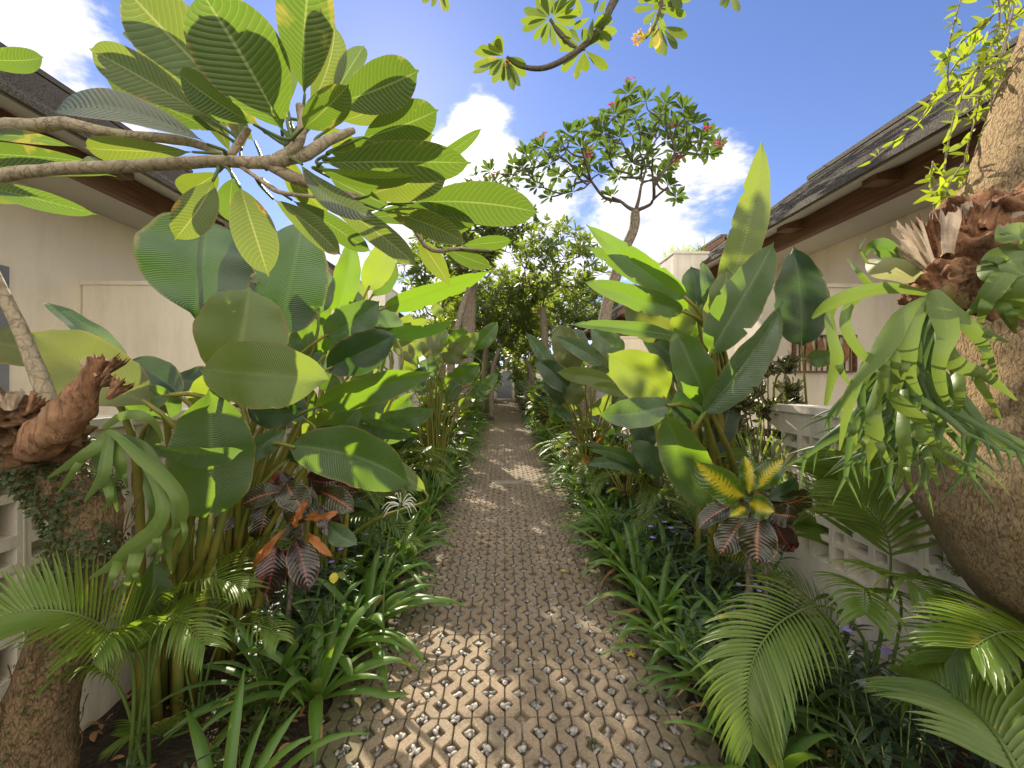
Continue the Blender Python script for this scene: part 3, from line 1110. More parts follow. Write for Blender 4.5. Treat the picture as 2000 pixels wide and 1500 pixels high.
# gate and end wall
t = thing('end_wall', 'grey end wall closing the far end of the path', 'wall', (0, 30.3, 0))
g = G(); box(g, -6, -.62, 30.1, 30.3, -.1, 2.3); box(g, .62, 6, 30.1, 30.3, -.1, 2.3); box(g, -.62, .62, 30.1, 30.3, 2.1, 2.3)
g.build('masonry', M['plaster'], t, False)
g = G(); box(g, -6.03, 6.03, 30.07, 30.33, 2.301, 2.36); g.build('cap', M['soilrim'], t, False)
t = thing('metal_gate', 'plain grey metal gate at the far end of the path', 'gate', (0, 30.05, 0))
g = G(); box(g, -.55, .55, 30.02, 30.06, .03, 2.0); g.build('leaf_panel', M['metal'], t, False)
g = G(); box(g, -.61, -.56, 30.0, 30.09, 0, 2.09); box(g, .56, .61, 30.0, 30.09, 0, 2.09); box(g, -.56, .56, 30.0, 30.09, 2.03, 2.09); g.build('frame', M['soilrim'], t, False)
g = G(); box(g, .40, .44, 29.97, 30.02, .9, 1.1); g.build('handle', M['trim'], t, False)


# ------------------------------------------------------------------ trees
def rosette(g, c, d, n, L, W, rr, spread=(50, 95), nu=4, nv=2, prof='obov', droop=.15):
    d = d.normalized()
    o = d.orthogonal().normalized()
    b = d.cross(o)
    a0 = rr.uniform(0, 6.28)
    for i in range(n):
        a = a0 + i * 2.399
        ph = R(rr.uniform(*spread)) * (0.45 + .55 * (i + 1) / n)
        dd = d * math.cos(ph) + (o * math.cos(a) + b * math.sin(a)) * math.sin(ph)
        dd.z -= droop * rr.random()
        dd.normalize()
        l = L * rr.uniform(.65, 1.1)
        nr = d - dd * d.dot(dd)
        if nr.length < .05:
            nr = UP
        leaf(g, c + dd * .02, c + dd * l, W * rr.uniform(.8, 1.15), nr, rr.uniform(.0, .09), .25, prof, nu, nv, curl=rr.uniform(0, .15), rr=rr)


def tree(label, base, trunkpts, trunkr, crown, ntips, L, W, nl, seed, leafm='tree', flower=None, nflower=0, barkm='barkG', name='plumeria_tree', shell=.45, flat=1.0, extra_tips=(), br=.011, group=None, flpts=()):
    rr = random.Random(seed)
    t = thing(name, label, 'tree', base, group)
    g = G()
    tube(g, trunkpts, trunkr, 12, .16, 5, sm=5, seed=seed)
    g.build('trunk', M[barkm], t)
    cc, cr = crown
    tips = []
    for i in range(ntips):
        while True:
            p = V((rr.uniform(-1, 1), rr.uniform(-1, 1), rr.uniform(-.75, 1)))
            if shell < p.length < 1:
                break
        tips.append(V(cc) + V((p.x * cr[0], p.y * cr[1], p.z * cr[2])))
    tips += [V(p) for p in extra_tips]
    top = V(trunkpts[-1])
    nodes = [(V(trunkpts[-1]), 0)]
    bg_ = G()
    tips.sort(key=lambda p: (p - top).length)
    cg = G()
    fg = G()
    allt = []
    for ti, p in enumerate(tips):
        best = min(nodes, key=lambda nd: (nd[0] - p).length + .35 * nd[1])
        s = best[0]
        dist = (p - s).length
        depth = best[1] + dist
        mid1 = s.lerp(p, .35) + V((rr.uniform(-1, 1), rr.uniform(-1, 1), rr.uniform(-.9, .2))) * dist * .13
        mid2 = s.lerp(p, .72) + V((rr.uniform(-1, 1), rr.uniform(-1, 1), rr.uniform(-.9, .2))) * dist * .10
        tot = (p - top).length
        k = max(0.25, 1 - best[1] / (max(cr) * 2.0))
        r0 = br * (.6 + 2.0 * k)
        tube(bg_, [s, mid1, mid2, p], [r0, r0 * .8, r0 * .62, r0 * .5], 6, .1, 9, sm=3, cap=False, seed=seed)
        nodes.append((mid1, best[1] + dist * .35)); nodes.append((mid2, best[1] + dist * .72))
        d = (p - mid2).normalized() * .6 + (p - V(cc)).normalized() * .5 + V((0, 0, .55))
        rosette(cg, p, d, nl, L, W, rr)
        allt.append((p, d.normalized()))
    bg_.build('branches', M['branchdk'] if barkm != 'barkR' else M['branch'], t)
    cg.build('crown', M[leafm], t)
    if flower:
        fl = [allt[rr.randrange(len(allt))][0] for _ in range(nflower)]
        fl = [p + V((0, 0, L * .35)) for p in fl] + [V(p) for p in flpts]
        for p in fl:
            fg = G()
            for k in range(9):
                q = p + V((rr.gauss(0, 1), rr.gauss(0, 1), rr.gauss(0, .7))) * L * .17
                for m_ in range(5):
                    a = m_ * 1.2566
                    dd = V((math.cos(a), math.sin(a), .5)).normalized()
                    leaf(fg, q, q + dd * L * .17, L * .10, V((0, 0, 1)), .05, .1, 'oval', 2, 2, rr=rr)
            fg.build('flower_cluster', M[flower], t)
    return t


# main plumeria rising on the right
d0 = 6.9
tr_pts = [P(1172, 898, 6.75), P(1165, 860, 6.75), P(1145, 820, 6.8), P(1145, 765, 6.85), P(1172, 690, 6.9), P(1185, 600, 7.0), P(1215, 500, 7.0), P(1237, 450, 7.0), P(1241, 412, 7.0)]
tips = []
for (u, v) in [(1228, 185), (1262, 200), (1300, 205), (1335, 215), (1200, 225), (1175, 245), (1240, 235), (1280, 240), (1320, 250), (1355, 245), (1380, 265), (1400, 285), (1345, 280), (1300, 275), (1255, 280), (1210, 270), (1165, 275), (1135, 290), (1100, 285), (1060, 290), (1030, 305), (1005, 325), (1075, 320), (1115, 320), (1150, 325), (1040, 345), (1190, 315), (1235, 310), (1275, 310), (1320, 300), (1365, 300), (1090, 300), (1135, 255), (1290, 225), (1185, 290),
               (1305, 365), (1320, 385), (1210, 345), (1120, 375), (1075, 385), (1050, 365), (1000, 345), (960, 335), (1130, 345), (1310, 320), (1225, 210), (1345, 235), (1270, 262), (1110, 262), (1085, 302), (1180, 262), (1220, 250), (1252, 255), (1300, 255), (1335, 265), (1365, 275), (1385, 300), (1265, 295), (1145, 305), (1020, 330), (1045, 310), (1200, 300), (1330, 300), (1250, 340), (1170, 340), (1090, 345), (1280, 345)]:
    tips.append(P(u, v, d0 + rng.uniform(-.9, .9)))
flp = [P(u, v, d0 + rng.uniform(-.5, .2)) for u, v in [(1228, 160), (1195, 207), (1165, 236), (1058, 272), (1345, 216), (1318, 246), (1380, 252), (1404, 280), (1320, 312), (1150, 300)]]
# hub nodes: build with manual limbs first
t = tree('pink flowering plumeria with a rounded open crown against the sky', (tr_pts[0].x, tr_pts[0].y, 0), tr_pts, [.25, .19, .165, .16, .13, .10, .09, .085, .075],
         ((0, 0, 0), (1, 1, 1)), 0, .25, .072, 13, 5, 'treemid', 'pink', 0, 'barkG', extra_tips=[P(1195, 385, 7), P(1140, 340, 6.9), P(1262, 330, 7.0), P(1232, 320, 7.1), P(1300, 335, 7.1)] + tips, br=.014, flpts=flp)

# other plumerias and far trees down the lane


def px_tree(label, trunk, r, crown_px, crown_rpx, dd, n, L, W, nl, seed, **kw):
    pts = [P(*p) for p in trunk]
    c = P(crown_px[0], crown_px[1], dd)
    k = dd / F
    return tree(label, (pts[0].x, pts[0].y, 0), pts, r, (c, (crown_rpx[0] * k, crown_rpx[2] if len(crown_rpx) > 2 else crown_rpx[0] * k, crown_rpx[1] * k)), n, L, W, nl, seed, **kw)


px_tree('plumeria with a thick rough trunk in the left bed, forking beside the pale leaves', [(893, 875, 9.2), (905, 760, 9.2), (912, 690, 9.2), (917, 600, 9.2), (922, 540, 9.2)], [.20, .17, .165, .15, .11],
        (905, 470), (105, 85, 1.2), 9.2, 120, .30, .085, 11, 11, flower='pink', nflower=3)
px_tree('slim plumeria with a forked pale trunk right of the path, open airy crown', [(1075, 850, 12.5), (1066, 700, 12.5), (1060, 600, 12.5)], [.13, .11, .10],
        (1090, 520), (95, 85, 1.6), 12.5, 130, .34, .09, 11, 12, flower='pink', nflower=5)
px_tree('small green tree close behind the left plumeria', [(940, 820, 15), (948, 700, 15), (955, 650, 15)], [.12, .1, .08],
        (950, 590), (85, 90, 1.5), 15, 170, .36, .10, 11, 13, leafm='treelite')
px_tree('spreading tree over the far end of the path', [(1012, 800, 26), (1008, 720, 26), (1004, 680, 26)], [.2, .17, .14],
        (1000, 620), (85, 75, 2.5), 26, 220, .6, .17, 10, 14, leafm='tree')
px_tree('reddish flowering tree right of the far path end', [(1045, 790, 19), (1040, 700, 19), (1038, 670, 19)], [.14, .11, .1],
        (1045, 600), (75, 60, 1.5), 19, 150, .4, .12, 10, 15, leafm='tree', flower='pink', nflower=22)
px_tree('dark rounded tree rising beyond the right villas', [(1180, 760, 33), (1180, 660, 33)], [.35, .3],
        (1165, 610), (70, 55, 3.0), 33, 170, .6, .2, 9, 16, leafm='treedark', name='broadleaf_tree', barkm='barkG')
px_tree('low leafy tree left of the gate at the far end', [(925, 800, 22), (915, 720, 22), (912, 690, 22)], [.12, .1, .1],
        (900, 640), (60, 70, 2), 22, 150, .5, .15, 9, 17, leafm='treelite', name='broadleaf_tree')
px_tree('tall dense tree closing the view behind the end wall', [(990, 760, 34), (990, 690, 34)], [.4, .3],
        (990, 640), (110, 75, 3.0), 34, 220, .7, .22, 9, 18, leafm='tree', name='broadleaf_tree')
px_tree('short bushy tree at the right edge of the far path', [(1022, 790, 16.5), (1035, 730, 16.5)], [.09, .08],
        (1030, 690), (45, 45, 1.0), 16.5, 70, .28, .09, 9, 19, leafm='treelite')
px_tree('short bushy tree overhanging the far left path edge', [(955, 800, 17.5), (948, 735, 17.5)], [.09, .08],
        (945, 690), (45, 45, 1.0), 17.5, 70, .28, .09, 9, 20, leafm='tree')

px_tree('small leaved tree leaning over the middle of the far path', [(960, 820, 13.5), (962, 730, 13.5), (975, 680, 13.5)], [.09, .08, .06],
        (985, 610), (75, 62, 1.2), 13.5, 190, .24, .06, 11, 21, leafm='tree')
px_tree('thin tree with hanging twigs beside the slim forked plumeria', [(1050, 830, 14.5), (1040, 740, 14.5), (1025, 700, 14.5)], [.09, .08, .06],
        (1030, 640), (62, 62, 1.2), 14.5, 150, .24, .06, 11, 22, leafm='treelite', flower='pink', nflower=6)
px_tree('bushy tree filling the gap left of the far path', [(925, 800, 19), (925, 730, 19)], [.12, .10],
        (915, 665), (70, 60, 1.5), 19, 150, .34, .10, 11, 23, leafm='tree', flower='pink', nflower=4)
px_tree('low spreading shrub tree at the very end of the path on the right', [(1008, 775, 24.5), (1012, 745, 24.5)], [.10, .08],
        (1018, 725), (26, 30, .9), 24.5, 90, .34, .10, 10, 24, leafm='treelite')
px_tree('low spreading shrub tree at the very end of the path on the left', [(952, 775, 24), (956, 745, 24)], [.10, .08],
        (954, 728), (24, 30, .9), 24, 90, .34, .10, 10, 25, leafm='tree')

px_tree('pinkish leafed small tree between the slim plumeria and the right villa', [(1120, 830, 16), (1122, 740, 16), (1125, 690, 16)], [.12, .10, .08],
        (1130, 605), (62, 52, 1.2), 16, 130, .30, .09, 11, 26, leafm='tree', flower='pink', nflower=16)
px_tree('airy tree with light leaves beyond the farther left villa', [(868, 830, 17), (866, 740, 17), (862, 690, 17)], [.12, .10, .08],
        (858, 610), (58, 60, 1.2), 17, 120, .30, .09, 11, 27, leafm='treelite')

px_tree('airy plumeria crown spreading between the near rosettes and the tall pink plumeria', [(880, 890, 8.6), (878, 760, 8.6), (893, 640, 8.6), (925, 540, 8.6), (950, 480, 8.6)], [.09, .08, .07, .06, .05],
        (960, 415), (90, 60, 1.0), 8.6, 42, .24, .07, 11, 31, leafm='treemid', flower='pink', nflower=4, br=.009)
px_tree('leafy plumeria behind the banana-like clump on the left', [(862, 860, 11), (858, 740, 11), (852, 640, 11)], [.12, .10, .08],
        (850, 530), (75, 75, 1.0), 11, 90, .28, .08, 11, 32, leafm='tree', flower='pink', nflower=3)

# overhead plumeria branch (its tree stands behind the camera, to the right)
t = thing('overhanging_branch', 'dark curved plumeria branch hanging in at the top of the sky', 'tree branch', P(1260, -120, 2.6))
bp = lambda u, v, d=2.6: P(u, v, d)
g = G()
tube(g, [bp(1330, -420), bp(1260, -130), bp(1200, 0), bp(1168, 60), bp(1120, 105), bp(1065, 132), bp(1020, 130), bp(990, 112)], [.05, .034, .026, .022, .019, .016, .014, .012], 9, .1, 12, sm=5)
tube(g, [bp(1130, 98), bp(1095, 70), bp(1075, 38)], [.013, .011, .01], 7, .1, 12, sm=4)
tube(g, [bp(1165, 62), bp(1145, 88), bp(1140, 98)], [.011, .009, .008], 7, .1, 12, sm=4)
tube(g, [bp(1320, -250), bp(1296, -30), bp(1285, 35), bp(1262, 75)], [.02, .012, .009, .005], 7, .1, 12, sm=4)
g.build('branch', M['branchdk'], t)
rr = random.Random(77)
gl = G()


def plf(g, u, v, tu, tv, w, d=2.6, prof='obov', rr=rr, mat=None, dj=.12):
    B_ = P(u, v, d); T_ = P(tu, tv, d + rr.uniform(-dj, dj))
    nrm = ((CAM - B_).normalized() + V((rr.uniform(-.6, .6), 0, rr.uniform(-.5, .5)))).normalized()
    leaf(g, B_, T_, w * d / F, nrm, rr.uniform(-.05, .06), .25, prof, 10, 4, rr=rr)


for (cu, cv, n, L, a0, a1) in [(985, 110, 15, 68, 95, 350), (1075, 35, 15, 66, 0, 360), (1140, 96, 11, 62, 20, 330), (1150, 60, 5, 60, -40, 60), (1285, 15, 9, 60, 0, 360), (1290, 50, 6, 60, 200, 350), (1125, -12, 8, 60, 0, 360), (1160, 30, 5, 45, 0, 360), (855, -40, 6, 60, 200, 330), (1425, -30, 3, 50, 230, 300), (1300, -20, 8, 62, 180, 360)]:
    for i in range(n):
        a = R(a0 + (a1 - a0) * (i + rr.uniform(.1, .9)) / n)
        l = L * .88 * rr.uniform(.7, 1.15)
        c0 = rr.uniform(2, 8)
        plf(gl, cu + c0 * math.cos(a), cv - c0 * math.sin(a), cu + l * math.cos(a), cv - l * math.sin(a) * 1.0 + 6, rr.uniform(12, 18))
gl.build('leaves', M['tree'], t)
gl = G()
plf(gl, 1283, 48, 1281, 97, 15); plf(gl, 1270, 45, 1262, 68, 9)
gl.build('yellow_leaves', M['yleaf'], t)
for cu, cv, rr_ in ((1247, 76, 15), (990, 125, 9)):
    gl = G()
    for i in range(60):
        d_ = V((rr.gauss(0, 1), rr.gauss(0, 1), rr.gauss(0, 1))).normalized()
        c_ = bp(cu, cv)
        leaf(gl, c_ + d_ * rr_ * .4 * 2.6 / F, c_ + d_ * rr_ * 2.6 / F * rr.uniform(.7, 1.15), .012, V((0, -1, .3)), .1, .2, 'oval', 3, 2, rr=rr)
    gl.build('seed_head', M['yellowf'], t)

# ------------------------------------------------------------------ near vegetation
def leafobj(parent, mat, b, t_, w, roll=0, arch=.06, fold=.18, prof='plum', nu=26, nv=8, wav=0, curl=0, stem=None, srad=.006, name='leaf', rr=rng, twist=0, side=0, smat='petiole', sbend=.25):
    B_, T_ = P(*b), P(*t_)
    mid = (B_ + T_) / 2
    a = (T_ - B_).normalized()
    nrm = (CAM - mid).normalized()
    nrm = (nrm - a * nrm.dot(a)).normalized()
    nrm = Matrix.Rotation(R(roll), 3, a) @ nrm
    ww = w * (b[2] + t_[2]) / 2 / F / max(.35, abs(math.cos(R(roll))))
    g = G()
    if prof == 'heli' and nu == 26:
        nu = 44
    leaf(g, B_, T_, ww, nrm, arch, fold, prof, nu, nv, wav, curl, rr, twist, side)
    o = g.build(name, M[mat], parent)
    if stem is not None:
        S = V(stem)
        g = G()
        L = (B_ - S).length
        c1 = S + V((0, 0, L * .55)) + (B_ - S) * .12
        c1 = S.lerp(c1, 1)
        c2 = B_ - a * L * sbend
        pts = [S.lerp(c1, 0)]
        for i in range(1, 13):
            k = i / 12
            pts.append(S * (1 - k) ** 3 + c1 * 3 * k * (1 - k) ** 2 + c2 * 3 * k * k * (1 - k) + (B_ + a * L * .02) * k ** 3)
        tube(g, pts, [srad * (1.7 - 1.05 * i / 12) for i in range(13)], 7, .05, 20)
        g.build('leaf_stalk', M[smat], parent)
    return o


# ---- foreground plumeria on the left: trunk, limbs, rosettes of large leaves
t = thing('plumeria_tree', 'large leaved plumeria whose branch reaches in from the left, trunk clad in creeper', 'tree', (P(70, 1500, 1.3).x, P(70, 1500, 1.3).y, 0))
g = G()
TL = [P(60, 1660, 1.30), P(66, 1500, 1.30), P(90, 1350, 1.30), P(130, 1220, 1.32), P(165, 1100, 1.34), P(172, 1010, 1.34), P(130, 930, 1.32), P(50, 870, 1.28), P(-60, 800, 1.22), P(-170, 700, 1.15)]
RL = [.105, .098, .088, .082, .082, .088, .098, .10, .085, .075]
tube(g, TL, RL, 26, .13, 9, sm=9, seed=4)
g.build('trunk', M['barkL'], t)
g = G()
k = 0.98
tube(g, [P(-170, 700, 1.15), P(-260, 520, 1.1), P(-160, 390, 1.0), P(0, 345, .92), P(110, 330, .9), P(230, 326, .9), P(350, 319, .9), P(440, 315, .9), P(505, 318, .9), P(560, 312, .9)], [.06, .04, .021, .0145, .0128, .0135, .0132, .0130, .0135, .013], 14, .16, 26, sm=6)
tube(g, [P(-260, 520, 1.1), P(-170, 300, 1.05), P(-20, 252, 1.0), P(60, 246, 1.0), P(128, 240, 1.0)], [.03, .022, .018, .0165, .015], 12, .14, 26, sm=5)
tube(g, [P(128, 240, 1.0), P(230, 262, 1.02), P(340, 272, 1.05), P(410, 290, 1.05), P(440, 312, .93)], [.015, .012, .012, .010, .012], 10, .14, 26, sm=5)
for pts, rad in [
    ([P(540, 312, .9), P(575, 290, .9), P(590, 250, .9), P(585, 205, .9)], [.013, .013, .011, .008]),
    ([P(550, 312, .9), P(600, 300, .92), P(640, 275, .95), P(690, 255, 1.0)], [.014, .014, .012, .008]),
    ([P(520, 318, .9), P(570, 345, .92), P(620, 362, .95), P(665, 378, 1.0), P(700, 384, 1.05)], [.012, .014, .013, .010, .008]),
    ([P(470, 325, .9), P(510, 352, .9), P(545, 375, .9), P(620, 384, .95), P(700, 385, 1.0)], [.005, .005, .005, .004, .003]),
    ([P(430, 318, .9), P(452, 300, .9), P(478, 262, .9), P(486, 250, .9)], [.010, .009, .008, .006]),
    ([P(770, 360, 1.3), P(830, 480, 1.3), P(900, 486, 1.3), P(960, 490, 1.3)], [.006, .007, .006, .004])]:
    tube(g, pts, rad, 9, .12, 26, sm=5)
g.build('branches', M['branch'], t)
# (base, tip, width px, roll, mat, arch, fold)
C1, C2, C3, C4, C5 = (572, 272, .90), (425, 322, .90), (640, 335, .95), (690, 392, 1.05), (740, 405, 1.15)
PL = [
    ((556, 262, .90), (388, -25, .74), 165, 6, 'plum', .05, .22, C1),
    ((520, 262, .93), (225, -40, .92), 140, -10, 'plumy', .06, .22, C1),
    ((508, 252, .95), (226, 34, .98), 75, 18, 'plum', .08, .3, C1),
    ((500, 246, .88), (342, 143, .84), 66, -22, 'plum', .10, .3, C1),
    ((420, 238, .93), (172, 94, .90), 78, 8, 'plumy', .06, .25, (470, 280, .92)),
    ((436, 262, .98), (196, 138, 1.04), 66, -15, 'plum', .05, .2, (470, 290, .95)),
    ((446, 268, .99), (272, 92, 1.06), 64, 12, 'plumy', .05, .2, (470, 290, .95)),
    ((412, 283, .84), (96, 206, .76), 58, 40, 'plumg', .16, .5, (440, 300, .88)),
    ((384, 297, .94), (150, 292, 1.0), 52, -12, 'plumy', .05, .25, (440, 305, .9)),
    ((595, 190, .90), (612, -85, .80), 104, 4, 'plum', .03, .25, (588, 230, .9)),
    ((602, 215, .98), (655, 45, 1.02), 62, 20, 'plumy', .05, .2, (590, 240, .92)),
    ((562, 215, .98), (546, 72, 1.02), 58, -14, 'plum', .05, .2, (582, 250, .92)),
    ((645, 205, .93), (819, 137, .86), 92, -6, 'plum', -.10, .2, C1),
    ((590, 252, .86), (682, 163, .80), 64, 24, 'plum', .12, .35, C1),
    ((650, 190, 1.0), (712, 90, 1.05), 42, -25, 'plum', .04, .3, C1),
    ((662, 240, 1.03), (812, 165, 1.08), 64, 10, 'plumy', .05, .2, (620, 280, .95)),
    ((700, 272, 1.0), (857, 214, .98), 80, 5, 'plum', -.12, .2, (640, 300, .95)),
    ((690, 300, 1.08), (850, 262, 1.12), 56, -10, 'plumy', .05, .2, (640, 310, .95)),
    ((620, 318, .92), (924, 318, .88), 80, 4, 'plum', -.05, .22, C3),
    ((612, 326, .90), (815, 350, .86), 34, 45, 'plum', .08, .4, C3),
    ((716, 384, 1.02), (874, 344, .98), 70, -8, 'plumy', .10, .3, C4),
    ((800, 396, 1.12), (1053, 416, 1.08), 84, 4, 'plum', -.04, .25, C5),
    ((790, 400, 1.16), (932, 438, 1.14), 44, 30, 'plum', .05, .25, C5),
    ((742, 410, 1.08), (906, 474, 1.05), 52, 8, 'plumy', -.06, .25, C4),
    ((586, 318, .86), (737, 424, .80), 46, 35, 'plumg', .10, .5, (570, 312, .9)),
    ((618, 378, .98), (812, 520, .94), 52, 5, 'plumy', -.05, .25, C4),
    ((530, 386, .94), (668, 500, .92), 48, 5, 'plumy', -.05, .25, (500, 345, .9)),
    ((566, 388, .98), (726, 492, 1.0), 46, 12, 'plum', -.04, .25, (510, 350, .92)),
    ((468, 362, .88), (524, 533, .82), 78, -6, 'plumy', .05, .18, C2),
    ((418, 350, .88), (340, 470, .82), 66, 6, 'plumy', .06, .22, C2),
    ((430, 334, .95), (356, 388, 1.0), 56, -20, 'plumy', .04, .2, C2),
    ((455, 345, .95), (452, 436, .97), 48, 14, 'plum', .05, .25, C2),
    ((225, 330, .98), (160, 318, 1.02), 30, 10, 'plumg', .05, .3, (240, 326, .9)),
    ((150, 288, 1.0), (-30, 264, 1.0), 26, 12, 'plum', .06, .25, None),
    ((192, 318, 1.02), (-80, 300, 1.04), 46, -8, 'plum', .04, .25, None),
    ((228, 345, 1.05), (-20, 328, 1.1), 40, 10, 'plum', .03, .25, None),
    ((-40, 365, .9), (184, 420, .84), 40, 16, 'plum', .06, .3, None),
    ((-50, 375, 1.0), (55, 388, 1.0), 30, -10, 'plumy', .05, .3, None),
    ((-90, 110, .9), (80, 112, .86), 44, 6, 'plum', -.08, .25, None),
    ((770, 360, 1.3), (944, 248, 1.3), 26, 10, 'plum', .03, .3, None),
    ((700, 430, 1.2), (905, 420, 1.25), 44, -15, 'plum', .05, .2, C5),
    ((560, 300, 1.0), (600, 400, 1.05), 40, 10, 'plumy', .05, .2, C1),
    ((625, 250, 1.02), (700, 300, 1.08), 44, 12, 'plumy', .05, .2, C1),
    ((640, 345, 1.05), (760, 400, 1.1), 50, -10, 'plum', .04, .2, C3),
    ((560, 345, 1.0), (640, 420, 1.05), 44, 10, 'plumy', .05, .2, (520, 330, .92)),
    ((500, 280, 1.0), (430, 190, 1.06), 44, 0, 'plumy', .05, .2, (490, 310, .92)),
    ((470, 300, .98), (455, 205, 1.02), 34, 8, 'plumy', .05, .2, (460, 315, .92)),
    ((450, 300, .98), (400, 215, 1.04), 34, 8, 'plumy', .05, .2, (445, 315, .92)),
    ((640, 300, 1.0), (745, 290, 1.06), 48, 18, 'plum', .05, .2, C3),
    ((880, 560, 1.35), (820, 470, 1.3), 40, 10, 'plumy', .05, .2, None),
    ((560, 230, .96), (480, 60, 1.0), 80, -14, 'plum', .05, .2, C1),
    ((900, 480, 1.3), (1000, 470, 1.28), 30, 6, 'plum', -.05, .2, None),
    ((860, 480, 1.3), (960, 520, 1.28), 34, 6, 'plum', -.05, .2, None),
    ((830, 470, 1.3), (930, 425, 1.28), 34, 6, 'plum', -.05, .2, None),
]
for b, tp, w, roll, mat, arch, fold, st in PL:
    leafobj(t, mat, b, tp, w * .98, roll, arch, fold, 'plum', 28, 8, .02, rng.uniform(-.02, .08), None, rr=rng, twist=rng.uniform(-.45, .45), side=rng.uniform(-.035, .035))
    if st is not None:
        g = G()
        B_ = P(*b); S_ = P(*st); T_ = P(*tp)
        c = B_ - (T_ - B_).normalized() * (B_ - S_).length * .5
        tube(g, [S_, S_.lerp(c, .6), B_ + (T_ - B_) * .03], [.0052, .0038, .0028], 6, 0, 1, sm=4)
        g.build('leaf_stalk', M['petiole'], t)


# ---- creeper on the left trunk
def on_trunk(pts, rad, n, rr, amin=-1.2, amax=1.9, t0=.1, t1=.9):
    P2, R2 = smoothpts([V(p) for p in pts], rad, 9)
    out = []
    m = len(P2)
    for _ in range(n):
        f = rr.uniform(t0, t1) * (m - 1)
        i = min(int(f), m - 2)
        p = P2[i].lerp(P2[i + 1], f - i)
        tan = (P2[i + 1] - P2[i]).normalized()
        fr = (CAM - p); fr = (fr - tan * fr.dot(tan)).normalized()
        d = Matrix.Rotation(rr.uniform(amin, amax), 3, tan) @ fr
        out.append((p + d * R2[i] * 1.02, d, tan))
    return out


rr = random.Random(21)
t = thing('creeping_vine', 'small leaved creeper covering the upper left trunk', 'creeper', TL[4])
g = G()
for p, d, tan in on_trunk(TL, RL, 1500, rr, -1.5, 1.5, .36, .80):
    if noise.noise(p * 9) < -.12 + (.28 if p.x > P(170, 1000, 1.3).x else 0):
        continue
    dd = (d * .5 + V((rr.uniform(-1, 1), rr.uniform(-1, 1), rr.uniform(-1.3, .4)))).normalized()
    l = rr.uniform(.011, .021)
    leaf(g, p + d * rr.uniform(0, .012), p + d * rr.uniform(.004, .018) + dd * l, l * .85, (d + UP * .4).normalized(), .05, .1, 'oval', 3, 2, rr=rr)
for i in range(160):
    p, d, tan = on_trunk(TL, RL, 1, rr, -1.5, 1.5, .05, .36)[0]
    dd = (tan + V((rr.uniform(-1, 1), rr.uniform(-1, 1), rr.uniform(-1, 1))) * .8).normalized()
    l = rr.uniform(.008, .014)
    leaf(g, p + d * .004, p + d * .006 + dd * l, l * .8, d, .05, .1, 'oval', 3, 2, rr=rr)
g.build('leaves', M['fig'], t)
g = G()
for i in range(26):
    a = on_trunk(TL, RL, 1, rr, -1.3, 1.3, .02, .5)[0]
    p = a[0]; pts = [p + a[1] * .003]
    for k in range(6):
        p = p + a[2] * .03 + V((rr.uniform(-1, 1), rr.uniform(-1, 1), 0)) * .014
        pts.append(p + a[1] * .003)
    tube(g, pts, .0016, 4, 0, 1, sm=2)
g.build('stems', M['fibre'], t)


# ---- staghorn ferns
def strap(g, p, d, L, w0, w1, nrm, droop, rr, k, n=9, v0=.0, v1=1.0):
    """forking ribbon: returns end point, direction"""
    vs, uv, fs = [], [], []
    c = V(p); dd = V(d).normalized()
    for i in range(n + 1):
        t_ = i / n
        nn = (nrm - dd * nrm.dot(dd))
        nn = nn.normalized() if nn.length > .05 else dd.orthogonal().normalized()
        s = nn.cross(dd)
        w = w0 + (w1 - w0) * t_
        th = .05 * w
        for j, q in enumerate((-1, -.5, 0, .5, 1)):
            vs.append(c + s * (q * w / 2) + nn * (-abs(q) ** 2 * w * .16))
            uv.append((k + .05 + .9 * (v0 + (v1 - v0) * t_) * .99, .5 + q * .3 + .0))
        if i < n:
            c = c + dd * (L / n)
            dd = (dd + V((0, 0, -droop / n)) + nn * rr.uniform(-.02, .02)).normalized()
    for i in range(n):
        for j in range(4):
            fs.append((i * 5 + j, (i + 1) * 5 + j, (i + 1) * 5 + j + 1, i * 5 + j + 1))
    g.add(vs, fs, uv)
    return c, dd


def stagfrond(g, p, d, L, W, out, droop, rr, forks=3, spreadk=1.0):
    k = rr.randint(0, 60)
    nrm = (out + V((rr.uniform(-.4, .4), rr.uniform(-.3, .1), rr.uniform(-.1, .6)))).normalized()
    c, dd = strap(g, p, d, L * .42, W * .34, W * .95, nrm, droop, rr, k, 10, 0, .4)

    def rec(c, dd, L_, W_, lvl):
        nb = 3 if (lvl == 0 and rr.random() < .35) else 2
        nn = (nrm - dd * nrm.dot(dd)).normalized()
        for i in range(nb):
            a = (i - (nb - 1) / 2) * rr.uniform(.6, 1.5) * spreadk * (1.0 if nb == 2 else .7)
            nd = Matrix.Rotation(a, 3, nn) @ dd
            last = lvl >= forks - 1
            l = L_ * rr.uniform(.6, 1.3)
            w = W_ * rr.uniform(.55, .68)
            s = nn.cross(dd) * (W_ * .22 * (1 if a > 0 else -1 if a < 0 else 0))
            c2, d2 = strap(g, c - dd * W_ * .10 - s * 0, nd, l, w * 1.12, (w * .10 if last else w * .92), nrm, droop * .7 * (L_ / (L * .3)), rr, k, 9, .4 + .2 * lvl, .6 + .2 * lvl)
            if not last:
                rec(c2, d2, L_ * .72, w, lvl + 1)
    rec(c, dd, L * .34, W, 0)


